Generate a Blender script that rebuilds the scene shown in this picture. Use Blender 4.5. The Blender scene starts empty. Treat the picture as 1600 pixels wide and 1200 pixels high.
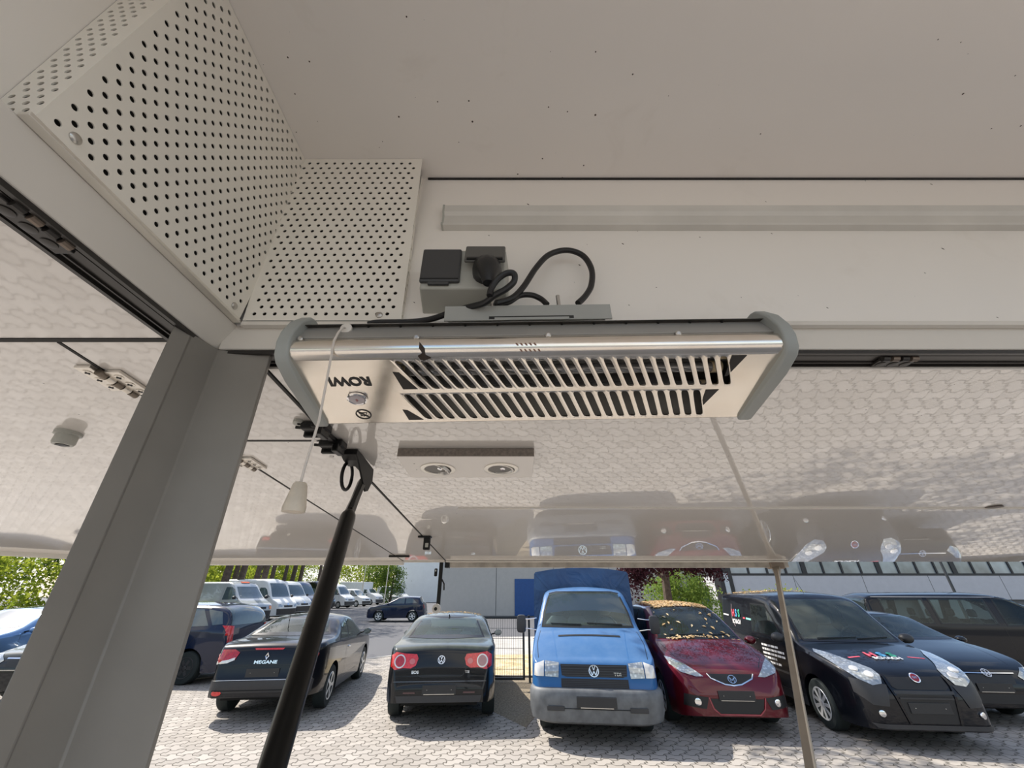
import bpy, bmesh, math, random
import numpy as np
from mathutils import Vector, Matrix
from mathutils.bvhtree import BVHTree
from mathutils.geometry import delaunay_2d_cdt

random.seed(7)
C = bpy.context.scene
COL = C.collection
R = math.radians

# ------------------------------------------------------------------ camera, sky, sun, exposure
HC = 1.86                      # eye height above the paving
PITCH = R(28.2)
FPX = 601.0
cd = bpy.data.cameras.new('camera'); cam = bpy.data.objects.new('camera', cd); COL.objects.link(cam)
cam.location = (0, 0, HC); cam.rotation_euler = (math.pi/2 + PITCH, 0, 0)
cd.sensor_width = 36.0; cd.lens = FPX/1600*36.0; cd.clip_start = 0.02; cd.clip_end = 500
C.camera = cam

SUNV = Vector((-0.72, 0.46, 1.0)).normalized()       # towards the sun
w = bpy.data.worlds.new('sky'); C.world = w; w.use_nodes = True
nt = w.node_tree; bg = nt.nodes['Background']
sky = nt.nodes.new('ShaderNodeTexSky'); sky.sky_type = 'NISHITA'; sky.sun_disc = False
sky.sun_elevation = math.asin(SUNV.z); sky.sun_rotation = math.atan2(SUNV.x, SUNV.y)
sky.air_density = 1.0; sky.dust_density = 1.6; sky.ozone_density = 1.0
tcw = nt.nodes.new('ShaderNodeTexCoord'); nzw = nt.nodes.new('ShaderNodeTexNoise'); nzw.inputs['Scale'].default_value = 2.6; nzw.inputs['Detail'].default_value = 5
nt.links.new(tcw.outputs['Generated'], nzw.inputs['Vector']); mrw = nt.nodes.new('ShaderNodeMapRange'); mrw.inputs[1].default_value = .50; mrw.inputs[2].default_value = .62
nt.links.new(nzw.outputs['Fac'], mrw.inputs[0]); mxw = nt.nodes.new('ShaderNodeMix'); mxw.data_type = 'RGBA'; nt.links.new(mrw.outputs[0], mxw.inputs[0])
nt.links.new(sky.outputs[0], mxw.inputs[6]); mxw.inputs[7].default_value = (5.2, 5.1, 4.9, 1); nt.links.new(mxw.outputs[2], bg.inputs[0]); bg.inputs[1].default_value = 0.24
sd = bpy.data.lights.new('sun', 'SUN'); sd.energy = 7.0; sd.angle = R(0.53); sd.color = (1.0, 0.93, 0.83)
sun = bpy.data.objects.new('sun', sd); COL.objects.link(sun)
sun.rotation_euler = SUNV.to_track_quat('Z', 'Y').to_euler(); sun.location = (-20, 14, 30)

C.view_settings.view_transform = 'Standard'; C.view_settings.look = 'None'
C.view_settings.exposure = 0.04; C.view_settings.gamma = 1.0
C.view_settings.use_curve_mapping = False
C.cycles.max_bounces = 10; C.cycles.diffuse_bounces = 6; C.cycles.glossy_bounces = 5
C.cycles.transparent_max_bounces = 24; C.cycles.transmission_bounces = 6
C.cycles.sample_clamp_indirect = 6.0
C.cycles.use_denoising = True

# ------------------------------------------------------------------ sight lines (for measuring positions)
CS, SN = math.cos(PITCH), math.sin(PITCH)
def ray(px, py):
    x = px - 800.0; v = 600.0 - py
    return Vector((x, FPX*CS - v*SN, FPX*SN + v*CS))
def onY(px, py, Y): r = ray(px, py); return r*(Y/r.y)
def onZ(px, py, Z): r = ray(px, py); return r*(Z/r.z)
def onX(px, py, X): r = ray(px, py); return r*(X/r.x)
FK, FZ0, FY0 = -0.077, 0.276, 0.47
def flapz(Y): return FZ0 + FK*(Y - FY0)
def onF(px, py, dz=0.0):
    r = ray(px, py); k = (FZ0 - FK*FY0 + dz)/(r.z - FK*r.y); return r*k

# ------------------------------------------------------------------ node helpers
class NT:
    def __init__(s, name):
        s.m = bpy.data.materials.new(name); s.m.use_nodes = True
        s.t = s.m.node_tree; s.n = s.t.nodes; s.l = s.t.links
        s.b = s.n['Principled BSDF']; s.out = s.n['Material Output']
    def node(s, typ, **kw):
        n = s.n.new(typ)
        for k, v in kw.items(): setattr(n, k, v)
        return n
    def put(s, sock, v):
        if hasattr(v, 'is_linked') or isinstance(v, bpy.types.NodeSocket): s.l.new(v, sock)
        else: sock.default_value = v
    def math(s, op, a, b=None, c=None):
        n = s.node('ShaderNodeMath', operation=op)
        s.put(n.inputs[0], a)
        if b is not None: s.put(n.inputs[1], b)
        if c is not None: s.put(n.inputs[2], c)
        return n.outputs[0]
    def mix(s, f, a, b):
        n = s.node('ShaderNodeMix', data_type='RGBA')
        s.put(n.inputs[0], f); s.put(n.inputs[6], a); s.put(n.inputs[7], b)
        return n.outputs[2]
    def coord(s, kind='Object'): return s.node('ShaderNodeTexCoord').outputs[kind]
    def noise(s, scale, detail=3, rough=.5, vec=None, kind='Object', dist=0.0):
        n = s.node('ShaderNodeTexNoise'); n.inputs['Scale'].default_value = scale
        n.inputs['Detail'].default_value = detail; n.inputs['Roughness'].default_value = rough
        n.inputs['Distortion'].default_value = dist
        s.l.new(vec if vec is not None else s.coord(kind), n.inputs['Vector']); return n.outputs['Fac']
    def ramp(s, f, lo, hi, a=0.0, b=1.0):
        n = s.node('ShaderNodeMapRange'); s.put(n.inputs[0], f)
        n.inputs[1].default_value = lo; n.inputs[2].default_value = hi
        n.inputs[3].default_value = a; n.inputs[4].default_value = b; return n.outputs[0]
    def bump(s, h, strength=.2, dist=.01):
        n = s.node('ShaderNodeBump'); n.inputs['Strength'].default_value = strength
        n.inputs['Distance'].default_value = dist; s.put(n.inputs['Height'], h)
        s.l.new(n.outputs[0], s.b.inputs['Normal']); return n
    def set(s, **kw):
        names = dict(col='Base Color', rough='Roughness', metal='Metallic', spec='Specular IOR Level', coat='Coat Weight',
                     coatr='Coat Roughness', ior='IOR', trans='Transmission Weight', emc='Emission Color', ems='Emission Strength', sheen='Sheen Weight', alpha='Alpha', aniso='Anisotropic')
        for k, v in kw.items(): s.put(s.b.inputs[names[k]], v)
        return s
def c4(c): return (c[0], c[1], c[2], 1.0)
MATS = {}
def plain(name, col, rough=.5, metal=0.0, var=.08, scale=8.0, coat=0.0, bump=0.0, bscale=60.0, **kw):
    if name in MATS: return MATS[name]
    t = NT(name)
    a = c4([x*(1-var) for x in col]); b = c4([min(1, x*(1+var)) for x in col])
    t.set(col=t.mix(t.ramp(t.noise(scale), .3, .7), a, b), rough=rough, metal=metal, coat=coat, **kw)
    if bump: t.bump(t.noise(bscale), bump, .002)
    MATS[name] = t.m; return t.m

def white_panel(name, col, rough, coat=0.0, coatr=.03, specks=True, var=.03, dirt=.25, wav=0.0, cior=1.5):
    t = NT(name)
    base = t.mix(t.ramp(t.noise(2.5, 4), .3, .7), c4([x*(1-var) for x in col]), c4(col))
    if dirt:
        d = t.ramp(t.noise(9.0, 6, .65, dist=.6), .60, .80, 0, dirt)
        base = t.mix(d, base, c4([x*.72 for x in (col[0], col[1]*.95, col[2]*.88)]))
    if specks:
        v = t.node('ShaderNodeTexVoronoi', voronoi_dimensions='2D'); v.inputs['Scale'].default_value = 30.0
        sp_ = t.node('ShaderNodeSeparateXYZ'); t.l.new(t.coord(), sp_.inputs[0]); cb = t.node('ShaderNodeCombineXYZ')
        t.l.new(t.math('MULTIPLY_ADD', sp_.outputs[2], .7, sp_.outputs[0]), cb.inputs[0]); t.l.new(t.math('MULTIPLY_ADD', sp_.outputs[2], .8, sp_.outputs[1]), cb.inputs[1])
        t.l.new(cb.outputs[0], v.inputs['Vector'])
        wn = t.node('ShaderNodeTexWhiteNoise'); t.l.new(v.outputs['Position'], wn.inputs['Vector'])
        rad = t.ramp(wn.outputs['Value'], .80, 1.0, 0.0, .045)
        sp = t.math('LESS_THAN', v.outputs['Distance'], rad)
        base = t.mix(sp, base, (.06, .04, .03, 1))
    t.set(col=base, rough=rough, coat=coat, coatr=coatr); t.b.inputs['Coat IOR'].default_value = cior
    if wav: t.bump(t.noise(3.0, 2), wav, .02)
    return t.m

M = {}
M['ceiling'] = white_panel('ceiling_laminate', (.88, .835, .79), .38)
M['fascia'] = white_panel('fascia_laminate', (.87, .83, .78), .45)
M['flap'] = white_panel('glossy_flap_laminate', (.70, .665, .62), .30, coat=1.0, coatr=.010, specks=True, dirt=.18, wav=.0015, cior=1.85)
M['flap_side'] = white_panel('side_flap_laminate', (.70, .66, .615), .35, coat=1.0, coatr=.03, specks=True, dirt=.25, wav=.010, cior=1.8)
M['perf'] = white_panel('perforated_sheet_paint', (.84, .80, .72), .42, specks=False, dirt=.2)
M['frame'] = white_panel('frame_paint', (.72, .68, .62), .32, specks=False, dirt=.3, coat=.2)
M['alu'] = plain('brushed_aluminium', (.80, .77, .71), .32, .85, bump=.1, bscale=300)
M['post'] = plain('grey_post_paint', (.26, .243, .218), .42, 0, var=.05, scale=14)
M['postl'] = plain('light_grey_post_paint', (.52, .50, .47), .38, 0, var=.06, scale=14)
M['black'] = plain('black_plastic', (.007, .007, .007), .42, spec=.3)
M['blackg'] = plain('black_gloss_paint', (.004, .004, .004), .30, spec=.3)
M['rubber'] = plain('black_rubber', (.014, .013, .012), .7)
M['darkrail'] = plain('dark_rail_paint', (.028, .025, .023), .35, .2)
M['cable'] = plain('black_cable_rubber', (.010, .010, .011), .42)
M['sockgrey'] = plain('grey_socket_plastic', (.42, .42, .38), .45)
M['sockdark'] = plain('dark_socket_lid', (.050, .050, .052), .4)
M['bracket'] = plain('grey_bracket_paint', (.36, .365, .345), .42)
M['capgrey'] = plain('grey_plastic_cap', (.33, .345, .33), .5)
M['topplate'] = plain('grey_heater_top', (.34, .33, .31), .42, .2)
M['chrome'] = plain('chrome', (.85, .85, .86), .08, 1.0, var=.02)
M['steel'] = plain('zinc_steel', (.55, .53, .50), .3, 1.0)
M['hinge'] = plain('hinge_steel', (.72, .68, .62), .32, .9)
M['white_pl'] = plain('white_plastic', (.72, .68, .62), .4)
M['label'] = plain('black_print', (.012, .012, .012), .5)
M['darkin'] = plain('heater_dark_interior', (.022, .02, .018), .5, .3)
M['tube'] = plain('quartz_tube', (.38, .38, .38), .12, .5)
M['ceramic'] = plain('ceramic_end', (.75, .62, .40), .5)
M['cord'] = plain('cotton_cord', (.70, .64, .58), .8)
M['stain'] = plain('burn_stain', (.03, .018, .012), .6)
M['stain2'] = plain('rust_scrape', (.22, .12, .08), .5)

def stainless():
    t = NT('stainless_steel_sheet')
    m = t.node('ShaderNodeMapping'); m.inputs['Scale'].default_value = (1.5, 220, 220)
    t.l.new(t.coord(), m.inputs['Vector'])
    n = t.noise(6, 3, vec=m.outputs[0])
    d = t.ramp(t.noise(14, 4, .6), .5, .8, 0, .35)
    t.set(col=t.mix(d, (.88, .83, .76, 1), (.66, .54, .42, 1)), metal=1.0, rough=t.ramp(t.noise(18, 4), .3, .7, .13, .25), aniso=.3)
    t.bump(n, .05, .0006); return t.m
M['inox'] = stainless()

# ------------------------------------------------------------------ object helpers
class MB:
    def __init__(s): s.v = []; s.f = []
    def add(s, vs, fs):
        o = len(s.v); s.v += [Vector(p) for p in vs]; s.f += [tuple(i+o for i in f) for f in fs]; return s
    def box(s, c, size, rot=None):
        c = Vector(c); h = [x/2 for x in size]
        vs = [Vector((x*h[0], y*h[1], z*h[2])) for x in (-1, 1) for y in (-1, 1) for z in (-1, 1)]
        if rot is not None: vs = [rot @ p for p in vs]
        return s.add([p+c for p in vs], [(0, 1, 3, 2), (4, 6, 7, 5), (0, 4, 5, 1), (2, 3, 7, 6), (0, 2, 6, 4), (1, 5, 7, 3)])
    def box2(s, a, b):
        return s.box([(a[i]+b[i])/2 for i in range(3)], [abs(b[i]-a[i]) for i in range(3)])
    def prism(s, poly, ext):
        n = len(poly); ext = Vector(ext); poly = [Vector(p) for p in poly]
        fs = [tuple(range(n))[::-1], tuple(range(n, 2*n))] + [(i, (i+1) % n, n+(i+1) % n, n+i) for i in range(n)]
        return s.add(poly + [p+ext for p in poly], fs)
    def loft(s, secs, cap=True, closed=True):
        n = len(secs[0]); o = len(s.v)
        for q in secs: s.v += [Vector(p) for p in q]
        for k in range(len(secs)-1):
            for i in range(n if closed else n-1):
                j = (i+1) % n
                s.f.append((o+k*n+i, o+k*n+j, o+(k+1)*n+j, o+(k+1)*n+i))
        if cap and closed:
            s.f.append(tuple(o+i for i in range(n))[::-1]); s.f.append(tuple(o+(len(secs)-1)*n+i for i in range(n)))
        return s
    def tube(s, pts, r, n=10, cap=True):
        pts = [Vector(p) for p in pts]; rr = r if isinstance(r, (list, tuple)) else [r]*len(pts)
        t0 = (pts[1]-pts[0]).normalized(); a = t0.orthogonal().normalized(); secs = []
        for i, p in enumerate(pts):
            if i == 0: t = (pts[1]-p)
            elif i == len(pts)-1: t = p-pts[i-1]
            else: t = (pts[i+1]-pts[i-1])
            t.normalize(); a = (a - t*a.dot(t)).normalized(); b = t.cross(a)
            secs.append([p+(a*math.cos(2*math.pi*k/n)+b*math.sin(2*math.pi*k/n))*rr[i] for k in range(n)])
        return s.loft(secs, cap)
    def lathe(s, prof, o, axis, n=24, cap=True):
        o = Vector(o); ax = Vector(axis).normalized(); a = ax.orthogonal().normalized(); b = ax.cross(a)
        return s.loft([[o+ax*h+(a*math.cos(2*math.pi*k/n)+b*math.sin(2*math.pi*k/n))*r for k in range(n)] for h, r in prof], cap)
    def build(s, name, mat, parent=None, bevel=0.0, smooth=False, seg=2, solid=0.0, angle=35, origin=None, local=False, fix=True):
        me = bpy.data.meshes.new(name)
        vs = s.v
        o = Vector((0, 0, 0))
        if local: loc = Vector((0, 0, 0)); vs2 = vs
        elif parent is not None:
            o = Vector(parent['_o']); loc = Vector((0, 0, 0)); vs2 = [p-o for p in vs]
        else:
            if origin is None:
                xs = [p.x for p in vs]; ys = [p.y for p in vs]; zs = [p.z for p in vs]
                origin = Vector(((min(xs)+max(xs))/2, (min(ys)+max(ys))/2, min(zs)))
            o = Vector(origin); loc = o + Vector((0, 0, HC)); vs2 = [p-o for p in vs]
        me.from_pydata([tuple(p) for p in vs2], [], s.f)
        if fix:
            bm = bmesh.new(); bm.from_mesh(me); bmesh.ops.recalc_face_normals(bm, faces=bm.faces); bm.to_mesh(me); bm.free()
        ob = bpy.data.objects.new(name, me); COL.objects.link(ob); ob.location = loc
        if mat is not None: me.materials.append(mat)
        if parent is not None: ob.parent = parent
        ob['_o'] = parent['_o'] if parent is not None else tuple(o)
        if smooth:
            me.polygons.foreach_set('use_smooth', [True]*len(me.polygons))
            try: me.set_sharp_from_angle(angle=R(angle))
            except Exception: pass
        if solid:
            md = ob.modifiers.new('solid', 'SOLIDIFY'); md.thickness = solid; md.offset = 0
        if bevel:
            md = ob.modifiers.new('bevel', 'BEVEL'); md.width = bevel; md.segments = seg; md.limit_method = 'ANGLE'; md.angle_limit = R(40)
            md.harden_normals = False
        return ob
def fit(t, host):
    t.parent = host; t.location = Vector(t['_o'])-Vector(host['_o'])
    for k in ('label', 'category'):
        if k in t: del t[k]
def tag(o, label=None, cat=None, group=None, kind=None):
    if label: o['label'] = label
    if cat: o['category'] = cat
    if group: o['group'] = group
    if kind: o['kind'] = kind
    return o
def thing(name, label, cat, loc, rotz=0.0, group=None, rot=None):
    """Empty at the thing's base; loc relative to the eye height (trailer fittings)"""
    o = bpy.data.objects.new(name, None); COL.objects.link(o); o.empty_display_size = .1
    o.location = Vector(loc) + Vector((0, 0, HC)); o['_o'] = tuple(loc)
    if rot is not None: o.rotation_euler = rot
    else: o.rotation_euler = (0, 0, rotz)
    return tag(o, label, cat, group)
def struct(o): o['kind'] = 'structure'; return o
def text_mesh(txt, size, ext, bold=0.0):
    cu = bpy.data.curves.new('lettering', 'FONT'); cu.body = txt; cu.size = size; cu.extrude = ext; cu.offset = bold
    cu.align_x = 'CENTER'; cu.align_y = 'CENTER'; cu.resolution_u = 3
    o = bpy.data.objects.new('tmp', cu); COL.objects.link(o)
    me = bpy.data.meshes.new_from_object(o.evaluated_get(bpy.context.evaluated_depsgraph_get()))
    bpy.data.objects.remove(o); return me
def lettering(name, txt, size, mat, parent, o, right, up, ext=.0006, bold=0.0, squash=1.0):
    me = text_mesh(txt, size, ext, bold); right = Vector(right).normalized(); up = Vector(up).normalized(); nn = right.cross(up)
    mb = MB(); mb.add([Vector(o)+right*v.co.x*squash+up*v.co.y+nn*v.co.z for v in me.vertices], [tuple(p.vertices) for p in me.polygons])
    return mb.build(name, mat, parent, fix=False)
def dup(root, loc, label=None):
    r = root.copy(); COL.objects.link(r); r.location = loc
    if label: r['label'] = label
    for ch in list(root.children):
        c = ch.copy(); COL.objects.link(c); c.parent = r
        for g in ch.children:
            d = g.copy(); COL.objects.link(d); d.parent = c
    return r
def screw(parent, o, n, r=.004, mat=None):
    n = Vector(n).normalized()
    MB().lathe([(-.001, r), (.0008, r), (.0020, r*.75), (.0024, r*.3)], o, n, 14).build('screw', mat or M['steel'], parent, smooth=True)
# ================================================================== THE TRAILER (coordinates relative to the eye)
ZC_ = 0.65; XL = -0.416; YF = 0.434
# ceiling, fascia walls
o = MB().box2((-.46, -.55, ZC_), (3.2, .50, ZC_+.03)).build('ceiling', M['ceiling']); struct(o)
o = MB().box2((-.46, YF, .325), (3.2, YF+.03, ZC_)).build('wall_front', M['fascia']); struct(o)
o = MB().box2((XL-.03, -.55, .325), (XL, YF, ZC_)).build('wall_left', M['fascia']); struct(o)
o = MB().box2((-.15, YF-.0025, ZC_-.0035), (3.2, YF+.001, ZC_)).build('trim_1', M['rubber']); struct(o)
# header profiles of the opening (front and left) with mitred corner
hp = [(0, .325), (.026, .325), (.026, .287), (0, .287)]
mb = MB()
mb.loft([[(x0, YF+.001+d, z) for d, z in hp] for x0 in (-.397, 3.2)])
o = mb.build('trim_2', M['frame'], bevel=.0015); struct(o)
mb = MB()
mb.loft([[(x_, y0, z) for x_, z in ((-.383, .325), (-.426, .325), (-.426, .287), (-.4015, .287))] for y0 in (-.55, YF+.027)])
o = mb.build('trim_3', M['frame'], bevel=.0015); struct(o)
# bright angle strip under the perforated casing
o = MB().box2((-.3825, .163, .3235), (-.3725, .426, .3275)).build('trim_4', M['alu'], bevel=.0006); struct(o)
o = MB().box2((-.372, .4255, .320), (3.2, .4345, .3265)).build('trim_5', M['frame'], bevel=.0006); struct(o)
# dark recessed rails above the flaps
def rail(name, pf):
    mb = MB()
    mb.loft([[pf(d, z, e) for d, z in ((.0, .2868), (.036, .2868), (.036, .2795), (.031, .2795), (.031, .2835), (.005, .2835), (.005, .2815), (0, .2815))] for e in (0, 1)])
    mb.loft([[pf(d, z, e) for d, z in ((.008, .2842), (.0095, .2842), (.0095, .2825), (.008, .2825))] for e in (0, 1)])
    mb.loft([[pf(d, z, e) for d, z in ((.024, .2842), (.026, .2842), (.026, .2815), (.024, .2815))] for e in (0, 1)])
    return struct(mb.build(name, M['darkrail']))
rail('trim_6', lambda d, z, e: (-.44 if e == 0 else 3.2, YF+.004+d, z))
rail('trim_7', lambda d, z, e: (-.403-d, -.55 if e == 0 else YF+.04, z))

# hinge lugs inside the dark rails
def lug(label, o, u, v, L=.052):
    o = Vector(o); u = Vector(u); v = Vector(v); n = Vector((0, 0, -1))
    t = thing('rail_hinge', label, 'hinge', o, group=None)
    mb = MB(); mb.prism([o-u*L/2+v*.006, o+u*L/2+v*.006, o+u*(L/2)+v*.024, o-u*(L/2)+v*.024], n*.004); mb.build('leaf', M['darkrail'], t, bevel=.0008)
    for k in (-1, 0, 1):
        c = o+u*k*.017+v*.016+n*.004
        MB().lathe([(-.001, .0062), (.0008, .0062), (.0014, .004)], c, n, 16).build('screw', M['darkrail'], t, smooth=True)
    for k in range(4):
        a = o+u*(-.024+k*.013)+v*.004+n*.002
        MB().tube([a, a+u*.009], .0042, 10).build('knuckle', plain('dull_brown_steel', (.20, .16, .13), .4, .6) if k % 2 else M['darkrail'], t, smooth=True)
lug('dark three-screw hinge lug in the rail right of the heater', onZ(1408, 556, .283)*1.0, (1, 0, 0), (0, 1, 0), .05)
lug('dark three-screw hinge lug in the left rail under the perforated casing', (-.407, .232, .2835), (0, 1, 0), (-1, 0, 0), .06)

# -------- perforated casing, real punched holes
def hole_cell(mb, o, u, v, pu, pv, r, n=12, flange=None, fl=.0012):
    """rectangular cell pu x pv centred at o with a round hole"""
    ring = []; out = []
    for k in range(n):
        a = 2*math.pi*(k+.5)/n; c, s_ = math.cos(a), math.sin(a)
        ring.append(o+u*(c*r)+v*(s_*r))
        q = min((pu/2)/max(abs(c), 1e-6), (pv/2)/max(abs(s_), 1e-6)); out.append([c*q, s_*q])
    # snap to corners
    for sx in (-1, 1):
        for sy in (-1, 1):
            k = min(range(n), key=lambda i: (out[i][0]-sx*pu/2)**2+(out[i][1]-sy*pv/2)**2); out[k] = [sx*pu/2, sy*pv/2]
    base = len(mb.v)
    mb.v += ring + [o+u*a+v*b for a, b in out] + [p+flange*fl for p in ring]
    for k in range(n):
        j = (k+1) % n
        mb.f.append((base+k, base+j, base+n+j, base+n+k)); mb.f.append((base+k, base+j, base+2*n+j, base+2*n+k))
def perf(mb, o, u, v, W, H, back, pu=.0142, pv=.0116, r=.0028):
    """perforated sheet from corner o, W along u, H along v; staggered rows"""
    o = Vector(o); u = Vector(u).normalized(); v = Vector(v).normalized(); back = Vector(back).normalized()
    rows = int(H/pv); m0 = (H-rows*pv)/2; 
    def quad(a, b, c, d):
        k = len(mb.v); mb.v += [o+u*a+v*c, o+u*b+v*c, o+u*b+v*d, o+u*a+v*d]; mb.f.append((k, k+1, k+2, k+3))
    quad(0, W, 0, m0); quad(0, W, H-m0, H)
    for i in range(rows):
        cols = int((W-pu/2)/pu); x0 = (W-(cols+.5)*pu)/2 + (pu/2 if i % 2 else 0); c = m0+i*pv
        quad(0, x0, c, c+pv); quad(x0+cols*pu, W, c, c+pv)
        for j in range(cols): hole_cell(mb, o+u*(x0+(j+.5)*pu)+v*(c+pv/2), u, v, pu, pv, r, flange=back)
t = thing('perforated_casing', 'white perforated sheet-metal corner casing under the trailer ceiling', 'casing', (-.38, .30, .3265))
zb, zt = .3275, .6495
mb = MB()
# left run: face looking towards +X, slightly splayed, from (-.373,.., zb) to (-.354, .., zt)
vv = Vector((.019, 0, zt-zb)); Hh = vv.length
perf(mb, (-.373, .166, zb), (0, 1, 0), vv, .256, Hh, (-1, 0, 0))
mb.build('left_run', M['perf'], t, fix=False)
mb = MB(); perf(mb, (-.4155, .166, zb), (1, 0, 0), (0, 0, 1), .0425, zt-zb, (0, 1, 0), pu=.0118, pv=.0102)
mb.add([(-.373, .166, zb), (-.354, .166, zt), (-.373, .166, zt)], [(0, 1, 2)]); mb.build('end_face', M['perf'], t, fix=False)
mb = MB()
vv = Vector((0, -.028, zt-zb))
perf(mb, (-.371, .4255, zb), (1, 0, 0), vv, .218, vv.length, (0, 1, 0)); mb.build('front_run', M['perf'], t, fix=False)
mb = MB(); vs = Vector((-.003, 0, zt-zb))
perf(mb, (-.153, .4255, zb), (-.003*0, 1, 0), (-.006, -.028, zt-zb), .0085+.010, Hh, (-1, 0, 0), pu=.0122); 
mb.add([(-.153, .4255, zb), (-.153, .434, zb), (-.159, .434, zt), (-.159, .3975, zt)], [(0, 1, 2, 3)])
mb.f.pop(); mb.build('side_face', M['perf'], t, fix=False)
MB().add([(-.1605, .434, zb), (-.1605, .4275, zb), (-.1605, .4275, zt), (-.1605, .434, zt)], [(0, 1, 2, 3)]).build('fold', M['perf'], t, solid=.001)
# added dark sheets: stop light leaking in, holes read as shaded hollow
mb = MB(); mb.box2((-.409, .176, zb+.006), (-.3835, .425, zt-.004)); mb.prism([(-.372, .4335, zb+.001), (-.372, .4335, zt-.001), (-.165, .4335, zt-.001), (-.165, .4335, zb+.001)], (0, -.001, 0)); mb.prism([(-.372, .4325, zt-.003), (-.165, .4325, zt-.003), (-.165, .404, zt-.003), (-.372, .404, zt-.003)], (0, 0, .001)); mb.prism([(-.372, .431, zb+.03), (-.372, .406, zt-.003), (-.162, .406, zt-.003), (-.158, .431, zb+.03)], (0, .001, 0)); mb.build('backing', plain('dark_backing', (.05, .045, .04), .8), t)
for p, n in (((-.3722, .190, .3395), (1, 0, -.06)), ((-.3722, .405, .336), (1, 0, -.06)), ((-.184, .4245, .336), (0, -1, -.06))): screw(t, p, n, .0048)

# -------- slim rail on the fascia
t = thing('ceiling_rail', 'long pale aluminium rail screwed to the fascia under the ceiling', 'rail', (0, YF-.006, .515))
a, b, z0, z1 = -.111, 3.2, .5155, .566
pr = [(0, z0), (-.012, z0), (-.0125, z0+.004), (-.0075, z0+.007), (-.0075, z0+.027), (-.012, z0+.032), (-.014, z1-.006), (-.008, z1), (0, z1)]
MB().loft([[(x, YF+d, z) for d, z in pr] for x in (a, b)]).build('profile', plain('pale_grey_alu', (.66, .64, .60), .42, .15), t)
MB().loft([[(x, YF+d*1.08, z+(.001 if d else 0)*0) for d, z in pr] for x in (a-.003, a)]).build('end_cap', M['sockgrey'], t)

# -------- corner post
def pz(px, py, Y): return onY(px, py, Y)
def lean(x, y, z): return (x + (.287-z)*.040, y, z)
sec = [(-.409, .376), (-.4035, .3975)]
for k in range(7):   # gently hollow face, then inner corner
    f = k/6; sec.append((-.4035+.0075*f**1.5, .3975+.039*f))
sec += [(-.347, .443), (-.3305, .4455), (-.3345, .456), (-.425, .468)]
mb = MB(); mb.loft([[lean(x, y, z) for x, y in sec] for z in (.2868, -1.2)])
o = mb.build('corner_post', M['post'], bevel=.0016, smooth=True, angle=25)
tag(o, 'grey painted corner post of the trailer opening', 'post')
# trailer threshold the post stands on
o = MB().box2((-.45, .36, -1.26), (3.2, .47, -1.2)).build('threshold', M['frame']); tag(o, kind='structure')

# -------- flaps
FT = .022
def flap_poly(name, label, pts, mat, edge=True):
    mb = MB(); b = [Vector((x, y, flapz(y))) for x, y in pts]; mb.prism(b, (0, 0, FT))
    o = mb.build(name, mat, bevel=.0012); tag(o, label, 'flap'); return o
YE = 2.29
flap_poly('front_flap', 'large white glossy sales flap raised over the front opening', [(-.346, FY0), (3.9, FY0), (3.9, YE), (-.352, YE)], M['flap'])
# side flap pieces (left of the corner) with seams
p1 = onF(0, 527); p2 = onF(235, 517)
SX = -.582                       # fold line
flap_poly('side_flap', 'white glossy side flap left of the corner post, above the seam', [(-2.9, -.50), (-.437, -.50), (-.437, .402), (-2.9, .402)], M['flap_side'])
flap_poly('corner_flap', 'white flap strip between fold seam and front flap, behind the grey post', [(SX+.0025, .409), (-.437, .409), (-.437, FY0+.0), (-.3535, FY0), (-.3535, .711), (SX+.0025, .711)], M['flap_side'])
flap_poly('corner_flap', 'white triangular-looking flap strip behind the black support strut', [(SX+.0025, .717), (-.3535, .717), (-.3575, YE), (SX+.0025, YE)], M['flap_side'])
FLAPF = flap_poly('folding_flap', 'white glossy outer side flap carrying the small round vent', [(-2.9, .409), (SX-.0025, .409), (SX-.0025, YE), (-1.72, YE+.02), (-2.9, 1.72)], M['flap_side'])
# edge profile in front of each flap
def edge(name, a, b, mat=None, w=.03, h=.020, label=None, z0=0.0):
    a = Vector(a); b = Vector(b); d = (b-a); d.z = 0; n = Vector((-d.y, d.x, 0)).normalized()
    mb = MB(); mb.prism([a+n*0, a+n*w, a+n*w-Vector((0, 0, h)), a-Vector((0, 0, h))], b-a)
    o = mb.build(name, mat or M['frame'], bevel=.001); tag(o, label, 'profile'); return o
e0 = flapz(YE)
edge('edge_profile', (-.585, YE-.03, e0+.002), (-1.72, YE-.01, e0+.002), label='grey edge profile closing the outer side flap beyond the strut', w=-.04, h=.018)
edge('edge_profile', (-.585, YE-.0295, e0+.002), (-.36, YE-.0295, e0+.002), label='short edge profile at the flap corner above the black rod', w=.03, h=.006)
edge('edge_profile', (-1.73, YE-.01, e0+.002), (-2.9, 1.70, flapz(1.70)+.002), label='slanting edge profile of the side flap above the hedge', w=-.04, h=.020)
t = thing('edge_beam', 'grey beam along the outer edge of the front flap above the blue van', 'beam', (.55, YE, e0-.02))
MB().box2((-.335, YE-.012, e0-.028), (1.485, YE+.030, e0+.001)).build('beam', plain('weathered_beam', (.42, .385, .34), .6, var=.22, scale=22), t, bevel=.002)
MB().box2((-.352, YE-.045, e0-.004), (1.47, YE-.012, e0+.002)).build('lip', M['frame'], t, bevel=.001)
MB().box2((-.36, YE-.02, e0-.03), (-.338, YE+.03, e0-.002)).build('end_stop', M['black'], t, bevel=.002)
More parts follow.
